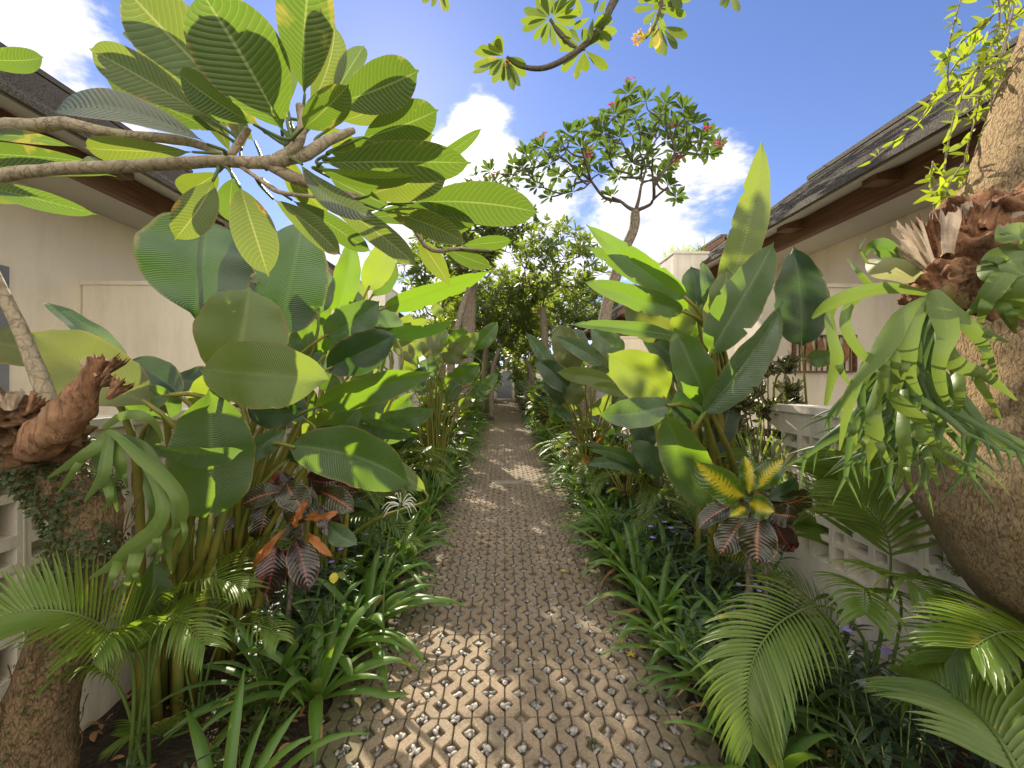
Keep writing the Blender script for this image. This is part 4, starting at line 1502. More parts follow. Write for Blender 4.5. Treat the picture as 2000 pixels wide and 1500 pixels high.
def shield_flap(g, base, tip, w, out, rr, n=10, m=12):
    """upright ragged papery shield frond"""
    B_, T_ = V(base), V(tip)
    a = (T_ - B_)
    L = a.length; a.normalize()
    nn = (out - a * out.dot(a)).normalized()
    s = nn.cross(a)
    sd_ = rr.uniform(0, 50)
    vs, fs, uv = [], [], []
    for i in range(n + 1):
        t_ = i / n
        for j in range(m + 1):
            q = j / m * 2 - 1
            rag = .78 + .3 * noise.noise(V((q * 4, sd_, 0))) + .12 * math.sin(q * 17 + sd_)
            ww = w * (.35 + .75 * t_)
            p = B_ + a * (L * t_ * (rag if t_ > .5 else (1 - (1 - rag) * t_ * 2))) + s * (q * ww / 2) + nn * (w * .28 * (1 - q * q) - w * .25 * t_ + .05 * w * math.sin(q * 14 + sd_) * t_ + w * .12 * noise.noise(V((q * 3, t_ * 3, sd_))))
            vs.append(p); uv.append((t_, j / m))
    for i in range(n):
        for j in range(m):
            fs.append((i * (m + 1) + j, (i + 1) * (m + 1) + j, (i + 1) * (m + 1) + j + 1, i * (m + 1) + j + 1))
    g.add(vs, fs, uv)


# right trunk
t = thing('large_tree', 'massive ochre trunk leaning along the right edge, bark finely cracked', 'tree', P(2150, 1700, 1.15))
TR = [P(2290, 1780, 1.2), P(2270, 1560, 1.2), P(2225, 1330, 1.18), P(2195, 1220, 1.17), P(2120, 1060, 1.15), P(2085, 965, 1.15), P(2080, 860, 1.15), P(2082, 700, 1.15), P(2085, 560, 1.15), P(2062, 430, 1.15), P(2068, 300, 1.15), P(2095, 180, 1.15), P(2140, 60, 1.15), P(2200, -150, 1.15), P(2260, -400, 1.2)]
RR_ = [.25, .23, .225, .235, .295, .325, .285, .260, .255, .225, .175, .155, .15, .14, .13]
g = G()
tube(g, TR, RR_, 64, .055, 7, sm=12, seed=9)
g.build('trunk', M['barkR'], t)
g = G()
tube(g, [P(2190, -100, 1.15), P(2060, -260, 1.15), P(1930, -300, 1.2), P(1800, -320, 1.3)], [.10, .06, .045, .03], 10, .1, 9, sm=5)
g.build('limb', M['barkG'], t)

# right staghorn
rr = random.Random(31)
t = thing('staghorn_fern', 'big staghorn fern with forked green fronds hanging on the right trunk', 'fern', P(1850, 585, .95))
g = G()
blobm(g, P(1900, 520, .98), (.125, .10, .115), sph3, .5, 2.2, seed=3)
blobm(g, P(1955, 455, 1.0), (.14, .10, .09), sph3, .6, 2.5, seed=8)
blobm(g, P(1850, 560, .95), (.07, .07, .06), sph3, .4, 2.5, seed=5)
g.build('shield_fronds', M['shield'], t)
for (bu, bv, tu, tv, w) in [(1815, 510, 1762, 425, .05), (1830, 500, 1800, 415, .045), (1850, 500, 1836, 398, .06), (1880, 480, 1880, 395, .06), (1800, 520, 1735, 470, .05), (1920, 450, 1945, 385, .06), (1950, 470, 1985, 370, .10), (1860, 540, 1800, 500, .05), (1900, 430, 1860, 400, .05)]:
    g = G()
    shield_flap(g, P(bu, bv, .94 + rr.uniform(-.03, .03)), P(tu, tv, .93 + rr.uniform(-.04, .04)), w, (CAM - P(bu, bv, .94)).normalized(), rr)
    g.build('papery_flap', M['shieldp'] if rr.random() < .75 else M['shield'], t)
B0 = P(1835, 590, .92)
outv = (CAM - B0).normalized()
def ribpx(g, pts, ws, d0=.9, k=0, bulge=0.0, roll=0.0):
    """one lobe of a frond: smooth ribbon through picture points lifted to their own depths"""
    n = len(pts)
    P3 = [P(p[0], p[1], (p[2] if len(p) > 2 else d0 - bulge * math.sin(PI * i / max(1, n - 1)))) for i, p in enumerate(pts)]
    W3 = [w * d0 / F for w in ws]
    sp, sw = smoothpts(P3, W3, 6)
    vs, uv, fs = [], [], []
    m = len(sp)
    for i in range(m):
        tan = (sp[min(i + 1, m - 1)] - sp[max(i - 1, 0)]).normalized()
        nn = (CAM - sp[i]).normalized()
        nn = (nn - tan * nn.dot(tan)).normalized()
        nn = Matrix.Rotation(roll + .45 * math.sin(i * .07 + k), 3, tan) @ nn
        sd_ = nn.cross(tan)
        for j, q in enumerate((-1, -.6, -.2, .2, .6, 1)):
            vs.append(sp[i] + sd_ * (q * sw[i] / 2) - nn * (q * q * sw[i] * .10))
            uv.append((k + .05 + .9 * i / m, .5 + q * .35))
    for i in range(m - 1):
        for j in range(5):
            fs.append((i * 6 + j, (i + 1) * 6 + j, (i + 1) * 6 + j + 1, i * 6 + j + 1))
    g.add(vs, fs, uv)


def fern_px(t, fronds):
    for q, (d0, mat, lobes) in enumerate(fronds):
        g = G()
        kk = rr.randint(0, 60)
        for pts, ws in lobes:
            ribpx(g, pts, ws, d0, kk, .05, rr.uniform(-.3, .3))
        g.build('frond', M[mat], t)


B0 = P(1835, 590, .98)
outv = (CAM - B0).normalized()
for i, (a, L, W, dr) in enumerate([(190, .30, .05, 1.3), (212, .36, .05, 1.0), (228, .38, .055, .8), (240, .42, .05, .6), (252, .40, .055, .4), (262, .36, .05, .4), (235, .44, .045, .9), (248, .46, .045, .4), (222, .42, .045, 1.1)]):
    g = G(); a = R(a)
    d = (RIGHT * math.cos(a) + UP * math.sin(a) - FWD * .12).normalized()
    stagfrond(g, B0 + RIGHT * rr.uniform(-.06, .03) + UP * rr.uniform(-.06, .03), d, L, W * .72, (outv + UP * .3).normalized(), dr, rr, 3)
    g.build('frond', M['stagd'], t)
fern_px(t, [
    (.90, 'stag', [([(1812, 574), (1734, 564), (1667, 576), (1617, 597), (1586, 622)], [10, 24, 28, 22, 4]), ([(1640, 584), (1622, 615), (1628, 660), (1636, 700), (1625, 740), (1613, 792)], [16, 18, 20, 22, 15, 6]), ([(1634, 690), (1642, 720), (1660, 752)], [16, 12, 3]), ([(1690, 572), (1660, 600), (1654, 640), (1682, 688), (1720, 728)], [18, 22, 22, 18, 6])]),
    (.89, 'stag', [([(1820, 578), (1767, 614), (1734, 664), (1709, 703), (1662, 757), (1632, 815)], [10, 30, 38, 30, 14, 3]), ([(1728, 680), (1722, 715), (1722, 752), (1707, 804)], [28, 22, 17, 4]), ([(1760, 625), (1745, 690), (1752, 730), (1738, 770)], [20, 20, 14, 3])]),
    (.885, 'stag', [([(1822, 580), (1790, 620), (1777, 660), (1775, 700), (1780, 738), (1802, 776)], [10, 26, 30, 26, 18, 3]), ([(1778, 680), (1765, 720), (1758, 760)], [18, 14, 3])]),
    (.87, 'stag', [([(1822, 566), (1840, 600), (1852, 650), (1840, 690), (1834, 722), (1840, 762), (1856, 798)], [14, 44, 34, 24, 20, 16, 4]), ([(1836, 592), (1870, 618), (1900, 645), (1924, 680), (1948, 738)], [28, 28, 24, 18, 3]), ([(1886, 632), (1925, 650), (1970, 668)], [22, 16, 3]), ([(1905, 650), (1925, 690), (1918, 720)], [14, 12, 3])]),
    (.90, 'stag', [([(1835, 620), (1845, 680), (1868, 712), (1925, 733), (1986, 782)], [14, 26, 30, 20, 3]), ([(1864, 705), (1872, 745), (1873, 780), (1864, 816)], [24, 18, 15, 5]), ([(1895, 722), (1922, 765), (1956, 822)], [20, 15, 3])]),
    (.92, 'stag', [([(1745, 690), (1736, 752), (1760, 792), (1796, 824), (1806, 860), (1776, 900)], [10, 14, 28, 26, 18, 3]), ([(1780, 806), (1824, 818), (1868, 852)], [20, 15, 3])]),
    (.93, 'stag', [([(1720, 740), (1706, 800), (1708, 850), (1696, 905)], [12, 22, 28, 3]), ([(1708, 840), (1722, 875), (1742, 912)], [16, 13, 3]), ([(1706, 840), (1688, 862), (1664, 884)], [14, 11, 3])]),
    (.92, 'stag', [([(1765, 760), (1762, 840), (1766, 890), (1750, 958)], [12, 24, 22, 3]), ([(1765, 890), (1772, 925), (1784, 965)], [14, 11, 3])]),
    (.91, 'stag', [([(1780, 790), (1796, 850), (1826, 866), (1882, 888)], [10, 22, 16, 3]), ([(1800, 856), (1836, 892), (1888, 934)], [18, 15, 4]), ([(1800, 858), (1816, 905), (1832, 950)], [18, 13, 4])]),
    (.93, 'stag', [([(1700, 690), (1672, 760), (1655, 810), (1640, 880)], [12, 20, 20, 3]), ([(1655, 800), (1668, 840), (1672, 870)], [12, 10, 3])]),
    (.95, 'stagc', [([(1790, 548), (1750, 530), (1712, 520), (1695, 508)], [30, 44, 38, 8])]),
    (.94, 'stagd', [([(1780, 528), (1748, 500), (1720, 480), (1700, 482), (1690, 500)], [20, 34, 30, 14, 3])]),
    (.95, 'stag', [([(1700, 560), (1680, 535), (1655, 505)], [14, 9, 2]), ([(1700, 520), (1680, 490), (1690, 465)], [5, 4, 2])]),
])
for (bu, bv, r_) in ((1853, 574, .021), (1874, 583, .021)):
    g = G(); blobm(g, P(bu, bv, .90), (r_, .01, r_), sph3, .06, 2); g.build('young_shield', M['stag'], t)
# second, at the frame edge
t = thing('staghorn_fern', 'pale green staghorn fern clump at the far right edge of the trunk', 'fern', P(2010, 520, .9))
g = G(); blobm(g, P(2030, 500, .92), (.08, .06, .10), sph3, .5, 2.2, seed=13); g.build('shield_fronds', M['shield'], t)
B1 = P(2010, 500, .86)
fern_px(t, [
    (.86, 'stag', [([(2020, 500), (1975, 510), (1945, 525), (1918, 512)], [60, 74, 54, 12]), ([(2030, 470), (1990, 455), (1962, 462), (1950, 440)], [50, 44, 24, 3])]),
    (.85, 'stag', [([(2000, 500), (1966, 530), (1930, 575), (1884, 618)], [18, 34, 34, 4]), ([(1945, 560), (1925, 600), (1912, 636)], [26, 20, 3]), ([(1950, 565), (1962, 605), (1984, 652)], [24, 20, 4])]),
    (.84, 'stag', [([(2015, 500), (1985, 545), (1985, 590), (2005, 625)], [30, 62, 50, 10]), ([(1985, 585), (1975, 615), (1985, 640)], [24, 16, 3])]),
])

# left staghorn with tall brown shields
t = thing('staghorn_fern', 'staghorn fern with a horn shaped brown shield on the left trunk', 'fern', P(120, 850, 1.12))
g = G()
tube(g, [P(60, 885, 1.16), P(80, 862, 1.12), P(118, 828, 1.10), P(150, 788, 1.09), P(172, 752, 1.09), P(188, 722, 1.09), P(196, 700, 1.09)], [.03, .048, .052, .042, .028, .022, .024], 28, .22, 16, sm=7, seed=2)
g.build('shield_horn', M['shield'], t)
g = G()
blobm(g, P(30, 815, 1.15), (.085, .08, .05), sph3, .6, 2.6, seed=33)
blobm(g, P(75, 850, 1.2), (.11, .08, .07), sph3, .6, 2.6, seed=37)
g.build('root_ball', M['fibre'], t)
for (bu, bv, tu, tv, w, m_) in [(190, 735, 158, 692, .03, 'shieldp'), (195, 730, 186, 686, .035, 'shield'), (200, 735, 248, 690, .03, 'shield'), (205, 750, 232, 735, .05, 'fibre'), (215, 775, 250, 738, .05, 'shield'), (150, 740, 150, 745, .04, 'shield'), (20, 800, 10, 760, .06, 'shieldp'), (60, 800, 90, 770, .05, 'shield')]:
    if (bu, bv) == (150, 740):
        continue
    g = G(); shield_flap(g, P(bu, bv, 1.08), P(tu, tv, 1.07), w, (CAM - P(bu, bv, 1.08)).normalized(), rr); g.build('papery_flap', M[m_], t)
fern_px(t, [
    (1.03, 'stag', [([(200, 838), (234, 814), (270, 810), (300, 826), (318, 862)], [8, 16, 18, 12, 3])]),
    (1.02, 'stag', [([(214, 842), (196, 866), (160, 890), (129, 911), (93, 934)], [14, 24, 18, 12, 3]), ([(185, 874), (154, 905), (134, 935), (114, 962)], [16, 12, 9, 3])]),
    (1.01, 'stag', [([(214, 842), (207, 884), (200, 925), (184, 952), (164, 980)], [16, 22, 26, 15, 3]), ([(199, 925), (212, 958), (213, 982), (200, 997)], [16, 14, 9, 3])]),
    (1.03, 'stag', [([(220, 844), (230, 885), (234, 920), (214, 948)], [14, 20, 20, 3]), ([(233, 915), (242, 932), (249, 954)], [12, 9, 2])]),
    (1.00, 'stag', [([(214, 838), (240, 860), (280, 895), (320, 930), (350, 970), (356, 1005), (346, 1040), (328, 1084)], [10, 16, 26, 26, 24, 20, 15, 3]), ([(352, 1000), (362, 1040), (350, 1080)], [12, 10, 3])]),
    (.99, 'stag', [([(222, 842), (262, 880), (295, 925), (312, 970), (316, 1004), (300, 1034), (280, 1052), (250, 1076), (220, 1104), (174, 1130)], [8, 14, 16, 18, 24, 28, 30, 28, 20, 3]), ([(240, 1082), (218, 1128), (202, 1160)], [22, 12, 3]), ([(272, 1060), (258, 1110), (238, 1162)], [26, 20, 3]), ([(260, 1098), (266, 1125), (275, 1150)], [12, 9, 2]), ([(305, 1025), (306, 1060), (288, 1088)], [18, 13, 3])]),
    (1.02, 'stag', [([(330, 945), (345, 1020), (326, 1060), (334, 1120)], [16, 20, 17, 3]), ([(330, 1050), (312, 1080), (306, 1100)], [13, 9, 3])]),
    (1.01, 'stagc', [([(222, 850), (254, 880), (290, 910), (306, 942), (315, 978)], [6, 12, 17, 12, 3])]),
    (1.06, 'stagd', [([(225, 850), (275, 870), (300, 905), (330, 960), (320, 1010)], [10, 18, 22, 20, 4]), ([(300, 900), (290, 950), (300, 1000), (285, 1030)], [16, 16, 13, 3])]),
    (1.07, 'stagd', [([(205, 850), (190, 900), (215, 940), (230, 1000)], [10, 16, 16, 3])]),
])
# thin bare limb of the plumeria beside it
g = G()
tube(g, [P(105, 812, 1.17), P(80, 745, 1.16), P(45, 655, 1.15), P(0, 560, 1.13), P(-60, 440, 1.1)], [.022, .020, .017, .014, .013], 12, .12, 22, sm=6)
g.build('bare_limb', M['branch'], bpy.data.objects['plumeria_tree.010'] if False else [o for o in bpy.data.objects if o.get('label', '').startswith('large leaved plumeria')][0])

# ---- hanging vines over the right eave
t = thing('hanging_vine', 'thin yellow green trailing vines hanging before the right eave', 'vine', P(1930, -60, 1.25))
g = G(); gl = G()
vpaths = [[(1975, -60), (1965, 60), (1940, 160), (1932, 260), (1925, 330), (1918, 300 + 60)], [(1990, -40), (1960, 100), (1925, 150), (1905, 230), (1885, 310), (1880, 380)], [(1940, -60), (1950, 60), (1880, 180), (1850, 290), (1838, 390)], [(1900, -80), (1860, 60), (1852, 130), (1850, 180)], [(2000, 20), (1900, 90), (1850, 150), (1800, 230), (1700, 315)], [(2010, 60), (1980, 130), (1975, 200)], [(2000, -40), (1930, 40), (1880, 80), (1840, 120)], [(2010, 0), (1960, 60), (1920, 120), (1880, 170)], [(1838, 390), (1818, 370), (1822, 315)], [(1840, 390), (1860, 350), (1880, 320)]]
for vp in vpaths:
    dj = rr.uniform(1.15, 1.4)
    pts = [P(u, v, dj + .02 * i) for i, (u, v) in enumerate(vp)]
    sp_, sr_ = smoothpts(pts, [.0032] * len(pts), 7)
    tube(g, sp_, .0026, 6)
    for i in range(len(sp_) - 1):
        for k_ in range(3):
            if rr.random() < .50:
                p = sp_[i].lerp(sp_[i + 1], rr.random())
                d = V((rr.uniform(-1.2, .6), rr.uniform(-.7, .7), rr.uniform(-1.1, .6))).normalized()
                l = rr.uniform(.022, .055)
                leaf(gl, p, p + d * l, l * rr.uniform(.24, .42), V((rr.uniform(-.5, .5), -1, rr.uniform(-.5, .8))), .05, .2, 'lance', 6, 2, rr=rr)
for i in range(70):
    u = rr.uniform(1860, 2010); v = 200 - (u - 1860) * .7 + rr.gauss(0, 45)
    p = P(u, v, rr.uniform(1.2, 1.5)); d = V((rr.uniform(-1.3, .3), rr.uniform(-.4, .4), rr.uniform(-1, .6))).normalized(); l = rr.uniform(.03, .06)
    leaf(gl, p, p + d * l, l * .22, V((rr.uniform(-.5, .5), -1, .3)), .05, .2, 'lance', 6, 2, rr=rr)
g.build('stems', M['branch'], t)
gl.build('leaves', M['vine'], t)


# ------------------------------------------------------------------ broad-leaved clumps placed leaf by leaf
def clump(name, label, cat, base, leaves, srad=.009, smat='petiole', prof='oval', wav=.08, seed=1, stalks=True, group=None, fill=()):
    rr_ = random.Random(seed)
    bx_, by_ = base
    t = thing(name, label, cat, (bx_, by_, .03), group)
    leaves = list(leaves)
    for (u0, u1, v0, v1, d0, d1, nf, wl) in fill:
        for _ in range(nf):
            u, v, dd = rr_.uniform(u0, u1), rr_.uniform(v0, v1), rr_.uniform(d0, d1)
            an = R(rr_.uniform(20, 160)); ln = wl * rr_.uniform(1.3, 2.2)
            leaves.append(((u, v, dd), (u + ln * math.cos(an), v - ln * math.sin(an), dd + rr_.uniform(-.15, .1)), wl * rr_.uniform(.6, 1), rr_.uniform(0, 50), rr_.choice(('cal', 'cal', 'caly', 'caly', 'calb')), {}))
    for e in leaves:
        b, tp, w, roll, mat = e[:5]
        o = e[5] if len(e) > 5 else {}
        s = None
        if o.get('stalk', stalks):
            s = V((bx_ + rr_.gauss(0, .05), by_ + rr_.gauss(0, .05), .02))
        leafobj(t, mat, b, tp, w * 1.05, roll, o.get('arch', .07), o.get('fold', .34), o.get('prof', prof), 26, 8, o.get('wav', wav), o.get('curl', .03), s, srad, rr=rr_, twist=o.get('tw', rr_.uniform(-.45, .45)), side=o.get('side', rr_.uniform(-.04, .04)), smat=o.get('smat', smat), sbend=o.get('sb', .25))
    return t


c = P(335, 1400, 1.8)
clump('broad_leaf_plant', 'tall clump with paddle leaves before the left garden wall, nearest the trunk', 'plant', (c.x, c.y), [
    ((452, 745, 1.62), (488, 558, 1.72), 152, 8, 'caly', dict(fold=.4)),
    ((640, 742, 1.38), (386, 722, 1.50), 128, 0, 'caly', dict(arch=.05, fold=.3, stalk=False)),
    ((412, 1012, 1.55), (410, 760, 1.50), 142, 4, 'cal', dict(arch=.03)),
    ((300, 872, 1.35), (472, 884, 1.42), 40, 55, 'calb', dict(arch=.08, stalk=False)),
    ((292, 790, 1.50), (55, 645, 1.46), 118, 10, 'calo', dict(arch=.05)),
    ((252, 706, 1.66), (82, 582, 1.70), 34, 30, 'calb', dict(arch=.06)),
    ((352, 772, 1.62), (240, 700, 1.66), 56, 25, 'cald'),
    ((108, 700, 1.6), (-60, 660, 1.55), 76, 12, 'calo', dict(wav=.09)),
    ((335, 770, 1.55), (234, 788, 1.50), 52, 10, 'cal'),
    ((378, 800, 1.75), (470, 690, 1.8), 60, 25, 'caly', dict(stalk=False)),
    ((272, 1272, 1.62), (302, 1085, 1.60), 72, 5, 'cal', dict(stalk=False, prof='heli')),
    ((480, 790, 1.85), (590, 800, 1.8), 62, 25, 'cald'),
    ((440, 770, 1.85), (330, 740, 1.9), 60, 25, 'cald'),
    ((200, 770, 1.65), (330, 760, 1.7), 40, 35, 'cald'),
], smat='stem', srad=.013, seed=2, fill=[(260, 480, 800, 900, 1.75, 2.0, 5, 50)])
c = P(455, 1290, 2.15)
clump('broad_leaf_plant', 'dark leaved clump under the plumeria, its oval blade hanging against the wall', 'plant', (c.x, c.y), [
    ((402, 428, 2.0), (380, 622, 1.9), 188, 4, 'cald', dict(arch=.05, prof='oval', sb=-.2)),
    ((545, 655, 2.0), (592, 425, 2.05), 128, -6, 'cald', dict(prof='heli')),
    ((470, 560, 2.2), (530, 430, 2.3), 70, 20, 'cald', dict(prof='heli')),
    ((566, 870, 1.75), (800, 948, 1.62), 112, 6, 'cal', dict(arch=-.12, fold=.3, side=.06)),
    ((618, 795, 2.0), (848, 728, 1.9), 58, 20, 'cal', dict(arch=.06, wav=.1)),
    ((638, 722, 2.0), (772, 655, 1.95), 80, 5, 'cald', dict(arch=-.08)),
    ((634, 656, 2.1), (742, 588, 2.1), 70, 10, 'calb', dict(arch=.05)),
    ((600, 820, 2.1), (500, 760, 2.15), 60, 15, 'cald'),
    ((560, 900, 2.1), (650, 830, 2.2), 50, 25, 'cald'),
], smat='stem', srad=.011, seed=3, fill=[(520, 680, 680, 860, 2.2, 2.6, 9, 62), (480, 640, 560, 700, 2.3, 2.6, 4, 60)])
c = P(640, 1090, 2.9)
clump('banana_like_plant', 'upright banana-like plant with long narrow blades beside the tall white pier', 'plant', (c.x, c.y), [
    ((655, 612, 2.8), (688, 465, 2.8), 48, 12, 'cal', dict(prof='heli')),
    ((717, 568, 2.8), (768, 455, 2.8), 52, -5, 'caly', dict(prof='heli')),
    ((748, 602, 2.7), (960, 532, 2.6), 42, 30, 'cal', dict(prof='heli', arch=-.03)),
    ((728, 640, 2.7), (892, 628, 2.6), 26, 45, 'cald', dict(prof='heli')),
    ((742, 815, 2.6), (852, 800, 2.5), 38, 35, 'calb'),
    ((712, 827, 2.5), (812, 850, 2.4), 34, 35, 'calb'),
    ((655, 806, 2.6), (718, 824, 2.5), 26, 30, 'calb'),
    ((700, 700, 2.9), (690, 560, 3.0), 44, 20, 'cald', dict(prof='heli')),
    ((600, 640, 3.0), (640, 560, 3.0), 40, 20, 'cal'),
    ((690, 800, 2.9), (720, 720, 2.9), 44, 20, 'cal'),
    ((830, 960, 2.6), (740, 880, 2.7), 30, 20, 'caly'),
], smat='stem', srad=.011, seed=4, fill=[(640, 790, 640, 880, 3.0, 3.6, 15, 50), (700, 800, 560, 640, 3.1, 3.5, 3, 40)])

c = P(1420, 1160, 2.85)
CR = (c.x, c.y)
clump('banana_like_plant', 'tall heliconia-like clump with upright bright blades right of the path', 'plant', CR, [
    ((1404, 610, 2.6), (1490, 268, 2.5), 64, 6, 'caly', dict(prof='heli', fold=.25, arch=.03)),
    ((1386, 690, 2.45), (1512, 470, 2.35), 84, -6, 'cal', dict(prof='heli', arch=.04)),
    ((1395, 690, 2.55), (1420, 520, 2.55), 70, 10, 'caly', dict(prof='heli')),
    ((1372, 810, 2.35), (1536, 588, 2.3), 66, 30, 'calb', dict(prof='heli', fold=.6)),
    ((1340, 582, 2.6), (1144, 436, 2.5), 50, 10, 'cal', dict(prof='heli', wav=.09)),
    ((1345, 610, 2.7), (1144, 480, 2.6), 46, 14, 'cal', dict(prof='heli', wav=.09)),
    ((1336, 608, 2.6), (1136, 548, 2.5), 46, 6, 'cal', dict(prof='heli', arch=.10, wav=.09)),
    ((1330, 660, 2.6), (1108, 630, 2.5), 27, 30, 'cal', dict(prof='heli', arch=.06)),
    ((1382, 790, 2.4), (1318, 640, 2.35), 72, 8, 'cal', dict(arch=.06)),
    ((1300, 780, 2.5), (1188, 690, 2.4), 96, 5, 'caly', dict(arch=.04, wav=.07)),
    ((1300, 660, 2.8), (1222, 588, 2.8), 72, 10, 'calo'),
    ((1312, 790, 2.4), (1172, 808, 2.3), 60, 10, 'calb', dict(arch=-.08)),
    ((1385, 992, 2.2), (1300, 808, 2.15), 88, 4, 'cal', dict(arch=-.05, fold=.35)),
    ((1352, 830, 2.5), (1340, 750, 2.45), 64, 10, 'cald', dict(prof='oval')),
    ((1392, 640, 2.65), (1372, 508, 2.6), 30, 20, 'calb', dict(prof='heli')),
    ((1360, 600, 2.8), (1350, 520, 2.8), 50, 20, 'cald'),
    ((1390, 900, 2.7), (1440, 700, 2.8), 40, 20, 'cald', dict(prof='heli')),
    ((1360, 760, 2.9), (1240, 620, 3.0), 60, 20, 'cald', dict(prof='heli')),
], srad=.017, smat='stem', seed=5, fill=[(1290, 1400, 640, 860, 2.9, 3.3, 9, 52)])
c = P(1560, 1010, 3.0)
clump('banana_like_plant', 'dark paddle leaf on long bare stalks against the right partition wall', 'plant', (c.x, c.y), [
    ((1566, 676, 2.8), (1550, 480, 2.75), 86, 4, 'cald', dict(prof='heli', arch=.03)),
    ((1575, 700, 2.7), (1640, 690, 2.6), 36, 30, 'calb'),
], srad=.008, smat='stem', seed=6)
c = P(1255, 1010, 4.0)
clump('broad_leaf_plant', 'low broad leaf plant at the foot of the heliconia-like clump', 'plant', (c.x, c.y), [
    ((1255, 912, 3.7), (1150, 876, 3.5), 26, 25, 'cal', dict(arch=.06)),
    ((1250, 925, 3.7), (1145, 905, 3.4), 26, 35, 'calb', dict(arch=.08)),
    ((1292, 930, 3.7), (1230, 860, 3.6), 50, 15, 'calb'),
    ((1270, 880, 3.9), (1220, 800, 3.9), 44, 20, 'cald'),
    ((1240, 860, 4.1), (1290, 790, 4.1), 40, 20, 'cald'),
], smat='stem', seed=7)
c = P(1150, 905, 5.2)
clump('broad_leaf_plant', 'blue green leafed clump behind the curved plumeria trunk', 'plant', (c.x, c.y), [
    ((1094, 742, 5.0), (1028, 648, 4.8), 28, 25, 'calb', dict(arch=-.05)),
    ((1125, 725, 5.0), (1092, 632, 5.0), 58, 5, 'calo'),
    ((1180, 712, 4.9), (1088, 656, 4.7), 32, 20, 'calb'),
    ((1216, 695, 4.9), (1152, 640, 4.8), 48, 5, 'calb'),
    ((1112, 765, 5.0), (1044, 700, 4.9), 44, 15, 'cald'),
    ((1198, 745, 4.6), (1088, 726, 4.3), 34, 10, 'caly', dict(arch=-.06)),
    ((1228, 772, 4.6), (1150, 752, 4.4), 24, 15, 'caly'),
    ((1140, 690, 5.3), (1120, 640, 5.4), 30, 10, 'cald'),
    ((1130, 790, 5.0), (1108, 738, 5.0), 42, 5, 'calo'),
    ((1100, 790, 5.1), (1060, 740, 5.1), 30, 15, 'cald'),
    ((1200, 800, 5.0), (1230, 720, 5.1), 34, 15, 'cald'),
    ((1170, 720, 5.0), (1180, 650, 5.1), 30, 15, 'cal'),
], smat='stem', seed=8, fill=[(1060, 1220, 690, 830, 5.1, 5.8, 14, 34)])
c = P(850, 905, 5.4)
clump('broad_leaf_plant', 'clump with lime and grey green leaves at the foot of the left bed plumeria', 'plant', (c.x, c.y), [
    ((836, 702, 5.3), (838, 640, 5.4), 36, 5, 'calo'),
    ((815, 700, 5.3), (815, 650, 5.4), 34, 10, 'caly'),
    ((850, 690, 5.6), (868, 636, 5.6), 34, 10, 'caly'),
    ((885, 690, 5.2), (936, 650, 5.1), 34, 5, 'caly'),
    ((870, 710, 5.1), (900, 668, 5.1), 38, 10, 'calo'),
    ((800, 680, 5.6), (765, 640, 5.7), 30, 15, 'cald'),
    ((805, 705, 5.2), (775, 668, 5.2), 32, 15, 'calo'),
    ((885, 740, 5.1), (936, 710, 5.0), 40, 10, 'cal'),
    ((920, 750, 5.0), (962, 758, 4.9), 14, 35, 'calb'),
    ((930, 760, 5.0), (952, 782, 4.9), 10, 30, 'calb'),
    ((800, 760, 5.0), (830, 715, 5.0), 34, 10, 'cald'),
    ((860, 620, 5.6), (846, 590, 5.6), 22, 10, 'caly', dict(prof='heli')),
], smat='stem', seed=9, fill=[(790, 930, 680, 820, 5.2, 6.0, 16, 34)])


# ------------------------------------------------------------------ generic generators for repeats
def gen_broad(seed, n, h, L, W, mats, prof='oval'):
    rr_ = random.Random(seed)
    t = thing('broad_leaf_plant', 'x', 'plant', (0, 0, 0))
    gs = G(); gm = {}
    for i in range(n):
        a = rr_.uniform(0, 6.28)
        hh = h * rr_.uniform(.45, 1)
        rad = h * rr_.uniform(.10, .38)
        top = V((math.cos(a) * rad, math.sin(a) * rad, hh))
        d = V((math.cos(a), math.sin(a), rr_.uniform(-.1, 1.3))).normalized()
        l = L * rr_.uniform(.7, 1.15)
        tube(gs, [V((rr_.gauss(0, .03), rr_.gauss(0, .03), 0)), V((top.x * .35, top.y * .35, hh * .6)), top], [.012, .008, .005], 6, 0, 1, sm=4)
        mt = rr_.choice(mats)
        leaf(gm.setdefault(mt, G()), top, top + d * l, W * rr_.uniform(.8, 1.2), (UP + V((0, 0, 0)) - d * .3), rr_.uniform(.02, .12), .25, prof, 12, 6, .05, rr_.uniform(0, .3), rr=rr_)
    gs.build('stalks', M['stem'], t)
    for mt, g_ in gm.items():
        g_.build('leaves', M[mt], t)
    return t


